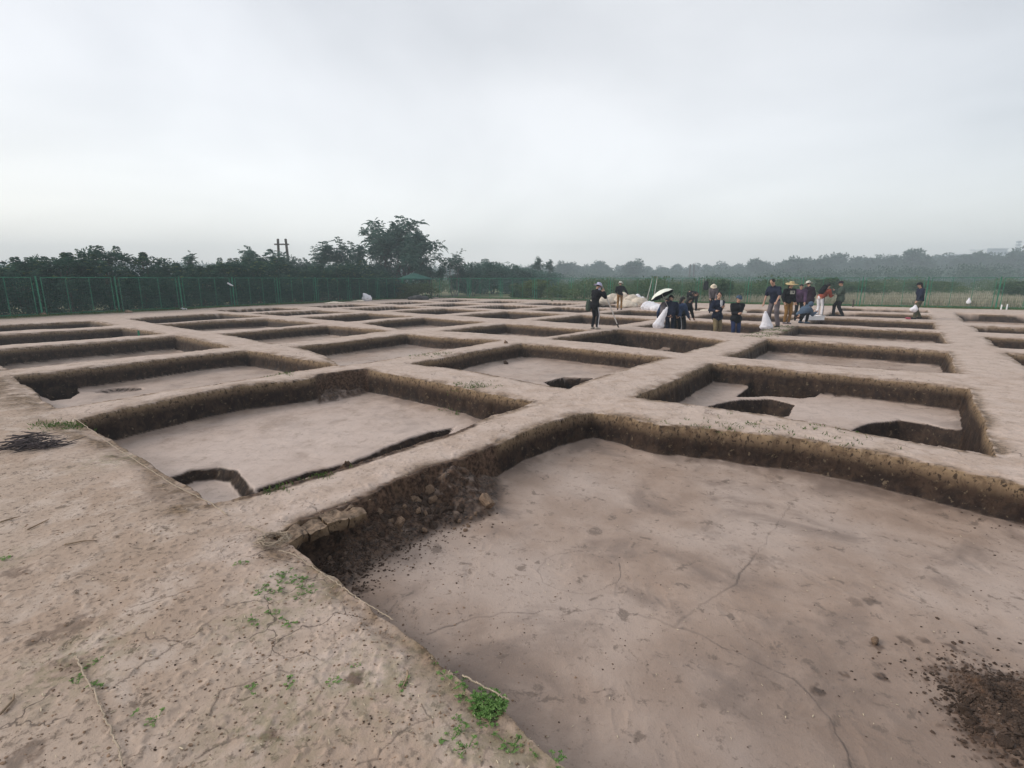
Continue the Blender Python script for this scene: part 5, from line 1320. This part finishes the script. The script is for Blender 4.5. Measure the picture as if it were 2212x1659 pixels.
big = weed(11, 170, .036, .080, .035); c = gp(1066, 1512); big.location = (c.x-.02, c.y, max(c.z, -.05)); tag(big, 'dense bright green weed clump on the rim of the nearest square', 'weed'); big['category'] = 'weed'
used_map.clear()
wl = [(662,1281),(645,1288),(655,1268),(600,1281),(585,1282),(630,1262),(610,1245),(640,1247),(665,1265),(677,1281),(595,1245),(620,1240),(652,1252),(560,1280),(600,1262),(547,1338),(555,1345),(624,1343),(580,1300),(590,1330),
      (520,1222),(530,1215),(715,1468),(722,1475),(880,1475),(875,1482),(1005,1490),(1020,1500),(1035,1530),(990,1553),(1005,1552),(1040,1553),(1055,1548),(1000,1578),(975,1592),(1010,1612),(1022,1605),(1110,1600),(1200,1640),(1225,1648),(1215,1655),(1090,1590),
      (170,1470),(160,1478),(205,1485),(215,1480),(10,1205),(2,1212),(215,1430),(200,1440),(340,1550),(285,1545),(620,1478),(540,1490),(1155,1615),(960,1450),(970,1440),(940,1430),(770,1440),(1215,1130),(1000,1478),(990,1470)]
for i, (x, y) in enumerate(wl):
    if (x, y) == (1215,1130): continue
    p = gp(x, y); o = place(wp[i % 3], i, (p.x, p.y, p.z if p.z > -.1 else -.03), i*1.3, random.uniform(.55, 1.15)*(1.2 if i < 19 else 1))
gg = []
for (x, y, n_, sp) in ((590,1045,30,.08),(575,1057,26,.10),(680,1020,22,.1),(640,1030,20,.1),(700,1008,12,.1),(150,917,60,.18),(135,912,40,.15),(1020,836,60,.22),(1010,832,30,.2),(595,808,50,.25),(700,898,10,.1),(1690,712,160,.5),(1670,720,120,.4),(1710,706,120,.4),(1640,727,60,.3),(910,770,30,.3),(950,766,30,.3),(1500,925,30,.5),(1640,936,50,.5),(1560,930,40,.4),(1760,955,40,.5)):
    c = at(x, y)
    for i in range(n_):
        px, py = c.x+random.gauss(0, sp), c.y+random.gauss(0, sp*.5); zz = gz(px, py)
        if zz > -.08 or (x, y) in ((1020,836), (1010,832)): gg.append((px, py, zz-.005))
blades('grass', gg, .055, .009, M['grass'], 83, n=4, spread=.02, lean=.6)
HAZE = .0023
# ------------------------------------------------------------------ haze
mb = MB(); mb.box((0, 100, 13.3), (800, 640, 29.8))
hz = NT('haze_air'); hz.t.nodes.remove(hz.b)
pv = hz.n('ShaderNodeVolumePrincipled'); pv.inputs['Color'].default_value = (.80, .92, 1, 1); pv.inputs['Density'].default_value = HAZE
hz.l(pv.outputs[0], hz.o.inputs['Volume'])
tag(mb.build('haze', hz.m), kind='stuff')
